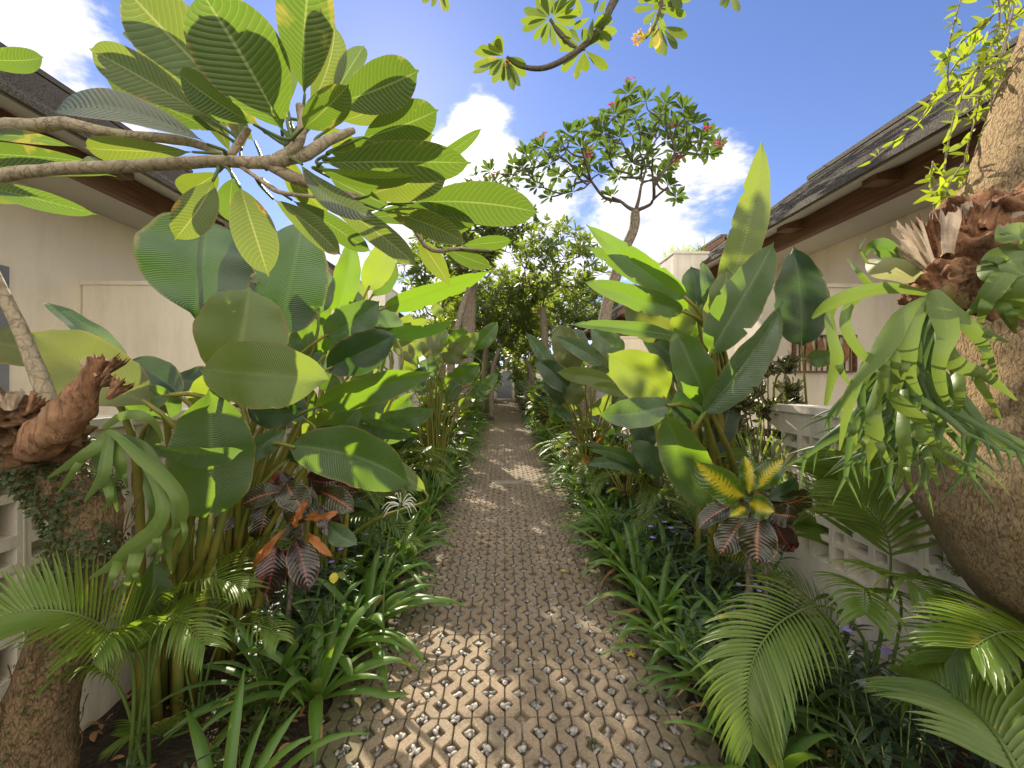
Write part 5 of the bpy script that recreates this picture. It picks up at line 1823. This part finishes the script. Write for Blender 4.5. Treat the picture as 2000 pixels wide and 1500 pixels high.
def gen_lily(seed, n=18, L=.5, W=.042):
    rr_ = random.Random(seed)
    t = thing('strap_leaf_lily', 'x', 'plant', (0, 0, 0))
    g_ = G()
    for i in range(n):
        a = i * 2.399 + rr_.uniform(-.3, .3)
        l = L * rr_.uniform(.6, 1.1)
        el = rr_.uniform(.35, 1.25)
        d = V((math.cos(a) * math.cos(el), math.sin(a) * math.cos(el), math.sin(el)))
        w = W * rr_.uniform(.75, 1.15)
        # arching ribbon by stepping
        c_ = V((math.cos(a) * .02, math.sin(a) * .02, 0)); k_ = rr_.randint(0, 60)
        side = V((-math.sin(a), math.cos(a), 0))
        n_ = 12; vs, uv, fs = [], [], []
        dr = rr_.uniform(1.2, 2.6)
        tw = rr_.uniform(-.5, .5)
        for q in range(n_ + 1):
            s_ = q / n_
            wv = w * (min(1, .45 + s_ * 1.8)) * (1 - max(0, (s_ - .6) / .4) ** 1.8)
            nn = side.cross(d)
            s2 = (side * math.cos(tw * s_) + nn * math.sin(tw * s_))
            for j, qq in enumerate((-1, -.5, 0, .5, 1)):
                vs.append(c_ + s2 * (qq * wv / 2) + nn * (-(1 - qq * qq)) * w * .18)
                uv.append((k_ + .02 + s_ * .96, j / 4))
            c_ = c_ + d * (l / n_)
            d = (d + V((0, 0, -dr / n_ * (0.3 + 1.2 * s_)))).normalized()
            c_.z = max(c_.z, .012)
        for q in range(n_):
            for j in range(4):
                fs.append((q * 5 + j, q * 5 + j + 1, (q + 1) * 5 + j + 1, (q + 1) * 5 + j))
        g_.add(vs, fs, uv)
    g_.build('leaves', M['lily'], t)
    dg = G()
    for i in range(rr_.randint(1, 3)):
        a = rr_.uniform(0, 6.28); l = L * rr_.uniform(.4, .75)
        e = V((math.cos(a), math.sin(a), 0))
        leaf(dg, e * .03 + UP * .05, e * l + UP * .015, W * .55, UP, rr_.uniform(.05, .2), .5, 'strap', 10, 2, .2, 0, rr=rr_, twist=rr_.uniform(-1, 1))
    dg.build('dead_leaf', M['deadleaf'], t)
    return t


def gen_ruel(seed, n=9, h=.38, mat='ruel', LL=.10, LW=.016, flower=False):
    rr_ = random.Random(seed)
    t = thing('bedding_plant', 'x', 'plant', (0, 0, 0))
    gs, gl_ = G(), G(); fg = G()
    for i in range(n):
        a = rr_.uniform(0, 6.28); r = rr_.uniform(0, .10)
        b0 = V((math.cos(a) * r, math.sin(a) * r, 0)); hh = h * rr_.uniform(.5, 1)
        tp = b0 + V((math.cos(a) * .1 + rr_.gauss(0, .04), math.sin(a) * .1 + rr_.gauss(0, .04), hh))
        tube(gs, [b0, b0.lerp(tp, .5) + V((0, 0, .02)), tp], [.003, .0025, .0018], 5, 0, 1, sm=2)
        m_ = int(hh / .020)
        for k_ in range(m_):
            s_ = (k_ + 1) / m_
            if s_ < .15: continue
            p = b0.lerp(tp, s_)
            az = k_ * 1.57 + a + rr_.uniform(-.4, .4) if k_ % 2 else k_ * 1.57 + a
            d = V((math.cos(az), math.sin(az), rr_.uniform(.1, .9))).normalized()
            l = LL * rr_.uniform(.7, 1.2) * (1.1 - .3 * s_)
            leaf(gl_, p, p + d * l, LW * rr_.uniform(.8, 1.2), UP, .06, .3, 'lance', 5, 2, 0, rr_.uniform(0, .3), rr=rr_)
    gs.build('stems', M['petiole'], t)
    gl_.build('leaves', M[mat], t)
    if flower:
        for i in range(3):
            p = V((rr_.gauss(0, .08), rr_.gauss(0, .08), h * rr_.uniform(.8, 1.1)))
            fg = G()
            for m_ in range(5):
                a = m_ * 1.2566
                d = V((math.cos(a), math.sin(a), .25)).normalized()
                leaf(fg, p, p + d * .020, .018, UP, .05, .1, 'oval', 3, 2, rr=rr_)
            fg.build('flower', M['purple'], t)
    return t


def frond(g, gr, pts, L, W, rr_, n=34, droop=.55, nrm=None, lift=.35, taper=True, r0=.006, t0=.12):
    """palm frond along a 3D polyline"""
    sp, sr = smoothpts([V(p) for p in pts], [r0 * (1 - .8 * i / (len(pts) - 1)) for i in range(len(pts))], 8)
    tube(gr, sp, sr, 6)
    m = len(sp)
    for i in range(n):
        s_ = t0 + (1 - t0) * (i + .5) / n
        f = s_ * (m - 1); k_ = min(int(f), m - 2)
        p = sp[k_].lerp(sp[k_ + 1], f - k_)
        tan = (sp[min(k_ + 1, m - 1)] - sp[max(k_ - 1, 0)]).normalized()
        nn = nrm if nrm is not None else UP
        nn = (nn - tan * nn.dot(tan)); nn = nn.normalized() if nn.length > .1 else tan.orthogonal().normalized()
        s = nn.cross(tan)
        ll = L * (math.sin(PI * (.12 + .80 * s_)) ** .6 if taper else 1) * rr_.uniform(.9, 1.08)
        for sg in (-1, 1):
            d = (s * sg + tan * (.55 + .6 * s_) + nn * lift).normalized()
            # drooping leaflet ribbon
            c_ = V(p); kk_ = rr_.randint(0, 60); nseg = 8
            vs, uv, fs = [], [], []
            dd = V(d); dz = droop * rr_.uniform(.8, 1.25)
            for q in range(nseg + 1):
                u_ = q / nseg
                wv = W * (min(1, .35 + u_ * 3)) * (1 - max(0, (u_ - .35) / .65) ** 1.6)
                sd2 = dd.cross(nn); sd2 = sd2.normalized() if sd2.length > .05 else tan
                n3 = sd2.cross(dd)
                for j, qq in enumerate((-1, 0, 1)):
                    vs.append(c_ + sd2 * (qq * wv / 2) + n3 * ((-1 if qq == 0 else 0) * wv * .22))
                    uv.append((kk_ + .02 + .96 * u_, j / 2))
                c_ = c_ + dd * (ll / nseg)
                dd = (dd + V((0, 0, -dz * 2 / nseg * (.4 + 1.1 * u_)))).normalized()
            for q in range(nseg):
                for j in range(2):
                    fs.append((q * 3 + j, (q + 1) * 3 + j, (q + 1) * 3 + j + 1, q * 3 + j + 1))
            g.add(vs, fs, uv)


def gen_palm(seed, n=8, h=.9, L=.28, W=.016):
    rr_ = random.Random(seed)
    t = thing('palm', 'x', 'palm', (0, 0, 0))
    for i in range(n):
        a = i * 2.399 + rr_.uniform(-.4, .4); el = rr_.uniform(.75, 1.4)
        l = h * rr_.uniform(.75, 1.1)
        r1 = l * math.cos(el)
        e = V((math.cos(a), math.sin(a), 0))
        g_, gr_ = G(), G()
        pts = [e * .02, e * (r1 * .35) + UP * (l * .45 * math.sin(el)), e * (r1 * .8 + l * .12) + UP * (l * .74 * math.sin(el)), e * (r1 * 1.1 + l * .35) + UP * (l * .72 * math.sin(el)), e * (r1 * 1.3 + l * .5) + UP * (l * .52 * math.sin(el))]
        frond(g_, gr_, pts, L, W, rr_, 26, .5, None, .3, t0=.3)
        fo = g_.build('frond', M['palm'], t)
        gr_.build('midrib', M['petiole'], fo)
    return t


# ---- explicit palms near the camera
rr = random.Random(55)


def px_palm(label, base, fronds, seed):
    rr_ = random.Random(seed)
    b = P(*base)
    t = thing('palm', label, 'palm', (b.x, b.y, .03))
    for f in fronds:
        pts, L, W, n, dr = f[:5]
        o = f[5] if len(f) > 5 else {}
        g_, gr_ = G(), G()
        p3 = [V((b.x + rr_.gauss(0, .03), b.y + rr_.gauss(0, .03), .03))] if o.get('root', True) else []
        p3 += [P(*q) for q in pts]
        nr = (CAM - p3[-2]).normalized() if o.get('face') else None
        if nr is not None:
            nr = (nr * o['face'] + UP * (1 - o['face'])).normalized()
        frond(g_, gr_, p3, L, W, rr_, n, dr, nr, o.get('lift', .3), r0=.007, t0=o.get('t0', .4 if o.get('root', True) else .05))
        fo = g_.build('frond', M['palm'], t)
        gr_.build('midrib', M['petiole'], fo)
    return t


px_palm('areca palm at lower right with one sunlit arching frond over the strap leaves', (1700, 1480, 1.75), [
    ([(1690, 1260, 1.65), (1620, 1186, 1.6), (1539, 1205, 1.5), (1481, 1268, 1.42), (1459, 1353, 1.38), (1470, 1450, 1.35)],   .27, .0145, 40, .75, dict(face=.45, t0=.38)),
    ([(1720, 1240, 1.6), (1700, 1170, 1.5), (1690, 1150, 1.4), (1690, 1200, 1.3)], .20, .013, 22, .8, dict(t0=.55)),
    ([(1760, 1200, 1.6), (1740, 1135, 1.5), (1760, 1125, 1.35), (1830, 1170, 1.25)], .24, .014, 20, .7, dict(t0=.5)),
    ([(1740, 1100, 1.8), (1700, 1000, 1.85), (1640, 940, 1.9)], .30, .02, 24, .2, dict(face=.7, t0=.35)),
    ([(1640, 1250, 1.9), (1560, 1150, 2.0), (1500, 1120, 2.05)], .24, .012, 24, .6),
], 61)
px_palm('palm in the bottom right corner with broad glossy leaflets', (2080, 1500, 1.25), [
    ([(1822, 1331, 1.15), (1895, 1383, 1.05), (1950, 1441, .98), (2000, 1530, .92)][::-1] + [(1790, 1335, 1.2)], .24, .018, 26, .45, dict(root=False, face=.6)),
    ([(2060, 1300, 1.2), (1990, 1260, 1.15), (1900, 1250, 1.15), (1850, 1290, 1.15)], .2, .017, 26, .5, dict(root=False)),
    ([(2080, 1330, 1.1), (2040, 1250, 1.05), (1960, 1235, 1.0), (1900, 1265, .98)], .2, .02, 22, .45, dict(root=False)),
    ([(2050, 1400, 1.3), (1980, 1320, 1.3), (1900, 1300, 1.35)], .2, .014, 26, .4, dict(root=False)),
], 62)
px_palm('dark fan of palm leaflets between the croton and the right trunk', (1700, 1240, 2.2), [
    ([(1720, 1120, 2.1), (1715, 1000, 2.05), (1690, 930, 2.0), (1640, 880, 2.0)], .38, .028, 22, .12, dict(face=.85, t0=.3, lift=0)),
    ([(1760, 1100, 2.1), (1800, 1000, 2.0), (1830, 900, 2.0)], .40, .024, 22, .2, dict(face=.8, t0=.35)),
    ([(1650, 1100, 2.3), (1600, 1020, 2.4), (1540, 980, 2.4)], .34, .016, 28, .35, dict(face=.5)),
    ([(1800, 1180, 1.9), (1860, 1120, 1.8), (1900, 1120, 1.7)], .30, .014, 26, .4),
    ([(1560, 1050, 2.6), (1480, 900, 2.7), (1400, 860, 2.8)], .34, .016, 28, .35, dict(face=.5)),
    ([(1640, 980, 2.7), (1600, 890, 2.8), (1560, 850, 2.8)], .34, .016, 26, .3, dict(face=.6)),
], 63)
px_palm('feathery palm at lower left crossing in front of the trunk', (270, 1440, 1.45), [
    ([(262, 1330, 1.35), (230, 1250, 1.25), (150, 1200, 1.15), (40, 1195, 1.1), (-60, 1230, 1.05)], .20, .011, 44, .12, dict(face=.5, lift=.3, t0=.3)),
    ([(280, 1330, 1.4), (262, 1260, 1.35), (230, 1232, 1.25), (180, 1270, 1.15)], .20, .010, 30, .8, dict(t0=.45)),
    ([(290, 1320, 1.45), (300, 1230, 1.45), (340, 1200, 1.4), (400, 1260, 1.35)], .20, .010, 30, .8, dict(t0=.45)),
    ([(300, 1300, 1.55), (330, 1180, 1.6), (400, 1130, 1.6), (480, 1150, 1.6)], .22, .010, 32, .6, dict(t0=.35)),
    ([(240, 1360, 1.4), (180, 1300, 1.35), (120, 1310, 1.3)], .16, .009, 24, .7),
], 64)
px_palm('thin palm seedling arching over the bare soil on the left', (395, 1420, 1.75), [
    ([(410, 1300, 1.7), (450, 1225, 1.65), (520, 1225, 1.6), (545, 1250, 1.55)], .13, .008, 22, .8),
    ([(360, 1300, 1.8), (330, 1180, 1.9), (270, 1120, 1.95)], .26, .013, 26, .5),
    ([(400, 1250, 1.9), (430, 1120, 2.0), (500, 1060, 2.0)], .26, .012, 26, .5),
    ([(330, 1440, 1.6), (300, 1420, 1.5), (240, 1440, 1.45)], .15, .008, 22, .5),
], 65)

# ---- crotons
c = P(1470, 1180, 2.05)
t = thing('croton', 'croton with bright yellow splashed top leaves and one hanging red veined leaf', 'shrub', (c.x, c.y, .03))
g = G()
tube(g, [V((c.x, c.y, 0)), P(1462, 1080, 1.95), P(1468, 985, 1.85)], [.018, .014, .010], 9, .1, 10, sm=4)
tube(g, [V((c.x + .03, c.y, 0)), P(1500, 1090, 2.0), P(1500, 1010, 1.95)], [.014, .011, .008], 9, .1, 10, sm=4)
g.build('stem', M['barkG'], t)
for b, tp, w, m_, ro in [((1456, 970, 1.80), (1360, 900, 1.72), 58, 'crot_y', 5), ((1462, 965, 1.82), (1455, 890, 1.84), 38, 'crot_y', 10), ((1470, 960, 1.82), (1530, 892, 1.76), 40, 'crot_y', -12), ((1462, 982, 1.78), (1512, 1000, 1.68), 46, 'crot_y', 5),
                      ((1455, 990, 1.8), (1425, 1008, 1.72), 26, 'crot_y', 20), ((1474, 965, 1.85), (1492, 920, 1.86), 16, 'crot_o', 20), ((1452, 985, 1.85), (1400, 980, 1.8), 24, 'crot_r', 20), ((1484, 1005, 1.78), (1480, 1104, 1.70), 66, 'crot_r', 0),
                      ((1452, 1000, 1.85), (1402, 1085, 1.80), 50, 'crot_r', 10), ((1440, 985, 1.9), (1362, 1030, 1.85), 34, 'crot_r', 25), ((1500, 1000, 1.9), (1560, 1010, 1.85), 40, 'crot_r', 15), ((1510, 1010, 1.9), (1550, 1080, 1.85), 50, 'crot_b', 10),
                      ((1490, 985, 1.95), (1590, 965, 1.95), 40, 'crot_r', 25), ((1440, 1000, 1.95), (1420, 1060, 1.95), 40, 'crot_b', 10), ((1470, 970, 1.92), (1420, 930, 1.95), 36, 'cald', 15), ((1480, 960, 1.92), (1500, 900, 1.98), 30, 'cald', 15), ((1495, 975, 1.92), (1560, 935, 1.98), 34, 'cald', 15)]:
    leafobj(t, m_, b, tp, w * 1.1, ro, .10, .3, 'croton', 22, 8, .12, .05, None, twist=rng.uniform(-.5, .5), side=rng.uniform(-.07, .07))
c = P(560, 1230, 2.25)
t = thing('croton', 'burgundy croton with orange curled leaves in the left bed', 'shrub', (c.x, c.y, .03))
g = G()
tube(g, [V((c.x, c.y, 0)), P(570, 1120, 2.2), P(590, 1040, 2.15), P(600, 960, 2.1)], [.016, .013, .011, .008], 9, .1, 10, sm=4)
tube(g, [V((c.x - .05, c.y, 0)), P(510, 1120, 2.2), P(520, 1000, 2.15)], [.012, .010, .007], 9, .1, 10, sm=4)
g.build('stem', M['barkG'], t)
for b, tp, w, m_, ro in [((560, 1030, 2.0), (488, 1112, 1.92), 14, 'crot_o', 5), ((598, 1040, 2.0), (650, 1090, 1.92), 14, 'crot_o', 10), ((600, 975, 2.0), (575, 1030, 1.95), 14, 'crot_o', 20), ((600, 1010, 2.0), (655, 1005, 1.95), 16, 'crot_o', 20),
                      ((575, 1050, 2.05), (602, 1155, 1.95), 52, 'crot_b', 5), ((540, 1060, 2.05), (520, 1165, 2.0), 52, 'crot_b', 8), ((480, 1010, 2.1), (410, 1010, 2.05), 54, 'crot_b', 5), ((560, 940, 2.1), (600, 1000, 2.0), 52, 'crot_r', 5),
                      ((610, 950, 2.1), (560, 1025, 2.0), 56, 'crot_r', 5), ((625, 960, 2.1), (690, 1000, 2.0), 44, 'crot_r', 15), ((640, 1020, 2.05), (695, 1065, 1.95), 34, 'calb', 25), ((580, 940, 2.15), (520, 960, 2.1), 50, 'crot_b', 15),
                      ((600, 930, 2.2), (660, 940, 2.15), 44, 'crot_b', 20), ((560, 960, 2.1), (470, 985, 2.0), 40, 'crot_r', 25), ((630, 980, 2.1), (660, 1050, 2.05), 40, 'crot_b', 15), ((590, 1060, 2.1), (540, 1120, 2.1), 40, 'crot_b', 15),
                      ((520, 970, 2.15), (500, 1060, 2.1), 44, 'crot_r', 15), ((650, 930, 2.2), (700, 960, 2.15), 34, 'crot_b', 15)]:
    leafobj(t, m_, b, tp, w * 1.1, ro, .10 if m_ != 'crot_o' else .22, .35, 'croton', 20, 6, .08 if m_ != 'crot_o' else .45, .06, None, twist=rng.uniform(-.6, .6), side=rng.uniform(-.08, .08))
# narrow twisted croton against the right wall
c = P(1500, 1000, 2.9)
t = thing('croton', 'dark narrow leaved croton with twisted leaves before the slatted panel', 'shrub', (c.x, c.y, .03))
g, gl = G(), G()
rr = random.Random(9)
for (u, v) in [(1500, 720), (1535, 715), (1480, 760), (1540, 760), (1450, 790), (1430, 820), (1490, 800), (1520, 790), (1460, 850), (1500, 860), (1430, 870), (1550, 780), (1475, 720), (1530, 850), (1450, 740), (1410, 790)]:
    p = P(u, v, 2.8 + rr.uniform(-.12, .12))
    s = V((c.x, c.y, .5))
    tube(g, [V((c.x, c.y, 0)), s.lerp(p, .3), s.lerp(p, .7) + V((0, 0, .03)), p], [.009, .007, .005, .004], 6, .1, 9, sm=3)
    for i in range(24):
        d = V((rr.gauss(0, 1), rr.gauss(0, .8), rr.gauss(.35, .7))).normalized()
        l = rr.uniform(.07, .13)
        leaf(gl, p + V((0, 0, rr.uniform(-.06, .03))), p + d * l, .034, V((rr.gauss(0, 1), -1, rr.gauss(0, 1))), .1, .3, 'lance', 8, 2, .15, .15, rr=rr, twist=rr.uniform(-2, 2))
g.build('stems', M['barkG'], t)
gl.build('leaves', M['crot_n'], t)

# ------------------------------------------------------------------ repeats along the beds
ORD = ['nearest', 'second', 'third', 'fourth', 'fifth', 'sixth', 'seventh', 'eighth', 'ninth', 'tenth', 'eleventh', 'twelfth', 'thirteenth', 'fourteenth', 'fifteenth', 'sixteenth']


def place(protos, spots, labelf, group, name=None, zb=.04):
    """spots: (x, y, scale)"""
    for i, (x, y, s) in enumerate(spots):
        src = protos[i % len(protos)]
        used = src.get('used')
        rz = rng.uniform(0, 6.28)
        if not used:
            src.location = (x, y, zb); src.rotation_euler = (0, 0, rz); src.scale = (s, s, s)
            src['used'] = 1
            src['label'] = labelf(i); src['group'] = group
        else:
            copy_tree(src, (x, y, zb), rz, s, labelf(i), group)


def side_label(kind, side, n_near, where):
    def f(i):
        if i < len(ORD) and i < n_near:
            return f'{kind}, {ORD[i]} from the camera {where} {side} path edge'
        return f'small {kind} far along the {side} path edge'
    return f


def edge(side, y):
    return (PXL - .02 if side == 'left' else PXR + .02)


rng = random.Random(100)
lil = [gen_lily(200 + i, 18 + i % 3 * 3, .52, .046) for i in range(8)]
for side in ('left', 'right'):
    spots = []
    y = 1.28 if side == 'left' else 1.42
    while y < 15:
        jit = rng.uniform(-.05, .05)
        x = edge(side, y) + (jit - .03 if side == 'left' else jit + .03)
        if not (side == 'left' and 1.55 < y < 1.75):
            spots.append((x, y, rng.uniform(.75, 1.12)))
        y += rng.uniform(.2, .32) if y < 4 else rng.uniform(.3, .5)
    for y0_ in (1.9, 2.3, 2.9, 3.5, 4.2, 5, 6.2):
        spots.append((edge(side, 0) + (-.22 if side == 'left' else .22) + rng.uniform(-.06, .06), y0_ + rng.uniform(-.1, .1), rng.uniform(.8, 1.05)))
    spots.sort(key=lambda s: s[1])
    place(lil, spots, side_label('green strap leaf lily', side, 12, 'on the'), f'strap leaf lilies along the {side} path edge')
ru = [gen_ruel(300 + i, 10, .36, flower=(i % 3 == 0)) for i in range(6)]
ruf = [gen_ruel(320 + i, 9, .26, 'tree', .06, .019) for i in range(3)]
spots = []
for y0_ in np.arange(1.35, 6.5, .24):
    for k in range(2):
        spots.append((rng.uniform(1.0, 1.6), y0_ + rng.uniform(-.1, .1), rng.uniform(.8, 1.25)))
place(ru, spots, side_label('dark narrow leaved bedding plant', 'right', 6, 'behind the'), 'narrow leaved bedding plants on the right')
spots = []
for y0_ in np.arange(1.32, 6.5, .27):
    for k in range(2 if y0_ > 2.1 else 1):
        x = rng.uniform(-1.5, -.98)
        if 1.5 < y0_ < 2.35 and x < -1.12:
            continue
        spots.append((x, y0_ + rng.uniform(-.1, .1), rng.uniform(.7, 1.1)))
place(ru[1:], spots, side_label('dark narrow leaved bedding plant', 'left', 6, 'behind the'), 'narrow leaved bedding plants on the left')
spots = [(P(u, v, d).x, P(u, v, d).y, s) for u, v, d, s in [(500, 1400, 1.62, .8), (545, 1330, 1.75, .9), (470, 1470, 1.48, .7), (590, 1260, 1.95, .8), (430, 1330, 1.75, .6)]] + [(1.25, 1.5, 1.2), (1.45, 1.55, 1.3), (1.1, 1.35, 1.1)]
place(ruf, spots, lambda i: ['low bright bush on the bare soil beside the left lilies', 'small rounded bush behind the bright soil bush', 'tiny bush in the left bottom foreground soil', 'little bush left of the lily with white flower', 'smallest bush by the yellow stemmed clump', 'leafy bush under the sunlit palm frond', 'leafy bush in the bottom right bed corner', 'leafy bush between lilies and palm at lower right'][i], 'low leafy bushes')
# yellow brown sheath stems of the near left clumps
for bx_, by_, tp_, r_ in [(0, 0, (0, 0), 0)]:
    pass
# broad plants, crotons, palms further down
mixes = [('cal', 'caly', 'calb'), ('cald', 'cal', 'calo'), ('calb', 'cald'), ('caly', 'cal')]
bl = [gen_broad(400 + i, 15, 1.05, .42, .17, mixes[i % 4]) for i in range(4)]
bh = [gen_broad(410 + i, 13, 1.5, .60, .16, mixes[(i + 1) % 4], 'heli') for i in range(3)]
cr = [gen_broad(420, 26, .62, .20, .075, ('crot_y', 'crot_r'), 'croton'), gen_broad(421, 26, .62, .20, .075, ('crot_b', 'crot_r', 'crot_o'), 'croton'), gen_broad(422, 24, .55, .18, .07, ('crot_y', 'cal'), 'croton')]
for o in cr:
    o.name = 'croton'; o['category'] = 'shrub'
for o in bh:
    o.name = 'banana_like_plant'
pa = [gen_palm(430 + i, 8, .95, .26, .015) for i in range(3)]
for side, sx, x0_, x1_ in (('left', -1, -1.6, -1.0), ('right', 1, 1.1, 1.7)):
    sb = [(sx * rng.uniform(1.35, 1.6), y, rng.uniform(.85, 1.1)) for y in np.arange(3.4 if sx < 0 else 4.4, 6.1, .8)] + [(rng.uniform(x0_, x1_), y, rng.uniform(.85, 1.2) * (1.25 if y > 18 else 1)) for y in np.arange(6.2, 29, .8)]
    place(bl, sb, side_label('broad leaved clump', side, 5, 'beyond the trunk on the'), f'broad leaved clumps down the {side} side')
    sb = [(sx * rng.uniform(1.35, 1.65), y, rng.uniform(.7, 1.0)) for y in np.arange(7.2 if sx < 0 else 8.4, 28, 2.3)]
    sb = [q for q in sb if not (6 < q[1] < 7.6 and sx > 0)]
    place(bh, sb, side_label('upright banana-like plant', side, 3, 'beyond the trunk on the'), f'banana-like plants down the {side} side')
    sb = [(rng.uniform(x0_, x1_) * .95, y, rng.uniform(.8, 1.2)) for y in np.arange(4.1, 26, 1.25)]
    place(cr, sb, side_label('mottled croton bush', side, 5, 'behind the lilies on the'), f'croton bushes down the {side} side')
    sb = [(sx * rng.uniform(1.38, 1.6), y, rng.uniform(.6, .8)) for y in (3.2, 3.8)] + [(sx * rng.uniform(1.38, 1.6), y, rng.uniform(.75, 1.0)) for y in list(np.arange(4.6, 9, .5)) + list(np.arange(9, 24, 1.6))]
    place(pa, sb, side_label('young feathery palm', side, 6, 'behind the lilies on the'), f'young palms down the {side} side')
# dense low growth far along both beds
rr = random.Random(5)
g = G()
for i in range(5200):
    y = rr.uniform(2.2, 30) if i > 1200 else rr.uniform(3, 10)
    sx = rr.choice((-1, 1))
    x = rr.uniform(.84, 1.72) * sx + (0 if sx < 0 else .1)
    h = rr.uniform(.02, .34) * (1 if abs(x) < 1.3 else 1.6) * min(1, .35 + y * .1)
    p = V((x, y, h)); d = V((rr.gauss(0, 1), rr.gauss(0, 1), rr.uniform(-.1, 1.2))).normalized(); l = rr.uniform(.07, .14) * (1 if y < 12 else 1.7)
    leaf(g, p, p + d * l, l * .28, UP, .08, .2, 'lance', 4, 2, rr=rr)
o = g.build('undergrowth', M['tree']); kindo(o, 'stuff'); o['label'] = 'dense low green undergrowth filling both beds'
# leaf litter on the soil and a few leaves on the path
g = G()
for i in range(900):
    sx = rr.choice((-1, -1, 1)); x = rr.uniform(.82, 1.7) * sx + (0 if sx < 0 else .12); y = rr.uniform(1.1, 5)
    p = V((x, y, .055 + .02 * rr.random())); a = rr.uniform(0, 6.28); l = rr.uniform(.015, .06)
    d = V((math.cos(a), math.sin(a), rr.uniform(-.2, .3)))
    leaf(g, p, p + d * l, l * .4, UP + V((rr.gauss(0, .3), rr.gauss(0, .3), 0)), .1, .3, 'oval', 4, 2, .1, .1, rr=rr)
o = g.build('leaf_litter', M['deadleaf']); kindo(o, 'stuff'); o['label'] = 'brown dead leaf litter scattered over the soil'
for (u, v, lab) in [(1100, 1118, 'small fallen yellowish flower on the path, beside the sunlit streak'), (1232, 1282, 'fallen yellow green sprig at the right path edge')]:
    dd_ = CAMZ * F / (v - 740)
    p = P(u, v, dd_); p.z = .008
    t = thing('fallen_flower', lab, 'fallen flower', p)
    g = G()
    for k in range(5):
        a = k * 1.2566
        leaf(g, p, p + V((math.cos(a), math.sin(a), .25)) * .028, .014, UP, .1, .2, 'oval', 5, 2, rr=rr)
    g.build('petals', M['yleaf'], t)
# yellow heart leaf in the left bed
p = P(653, 1126, 2.0)
t = thing('seedling', 'seedling with one yellow heart shaped leaf below the orange croton leaves', 'plant', (p.x, p.y, .04))
g = G(); tube(g, [V((p.x, p.y, .03)), p + V((0, 0, .02))], [.002, .0015], 5); g.build('stem', M['petiole'], t)
g = G(); leaf(g, p + V((0, 0, .02)), p + V((.0, -.01, -.03)), .042, (CAM - p).normalized(), .05, .1, 'oval', 8, 4, rr=rr); g.build('leaf', M['yleaf'], t)
g = G(); leaf(g, p + V((.02, 0, .02)), p + V((.06, -.01, -.005)), .03, (CAM - p).normalized(), .05, .1, 'oval', 8, 4, rr=rr); g.build('leaf', M['vine'], t)
# white spider lily in flower
b = P(745, 1090, 2.2)
t = thing('spider_lily', 'white spidery lily flower on a tall green stem over the left path edge', 'flower', (b.x, b.y, .04))
g = G(); tp = P(783, 985, 2.05); tube(g, [V((b.x, b.y, .03)), P(757, 1060, 2.15), tp], [.006, .005, .004], 7, sm=5); g.build('stem', M['petiole'], t)
g = G()
for i in range(16):
    a = rr.uniform(0, 6.28)
    d = (RIGHT * math.cos(a) + UP * (.3 + math.sin(a) * .7) - FWD * rr.uniform(-.3, .5)).normalized()
    l = rr.uniform(.05, .09)
    q = tp + d * .01
    tube(g, [q, q + d * l * .6 + UP * .01, q + d * l + UP * -.025], [.002, .003, .0008], 5, sm=4)
g.build('petals', M['whitef'], t)
# grass tufts on top of the pier
t = thing('grass_tuft', 'thin wild grass growing on top of the tall right pier', 'grass tuft', (2.2, 4.9, 3.01))
g = G()
for i in range(90):
    p = V((rr.uniform(2.0, 2.42), rr.uniform(4.76, 5.15), 3.0)); d = V((rr.gauss(0, .35), rr.gauss(0, .2), 1)).normalized(); l = rr.uniform(.06, .24)
    leaf(g, p, p + d * l, .006, V((0, -1, 0)), rr.uniform(-.15, .15), .1, 'strap', 5, 2, rr=rr)
g.build('blades', M['vine'], t)
for o in [o for o in bpy.data.objects if o.get('label') == 'x']:
    for c_ in list(o.children):
        for k_ in list(c_.children):
            bpy.data.objects.remove(k_)
        bpy.data.objects.remove(c_)
    bpy.data.objects.remove(o)
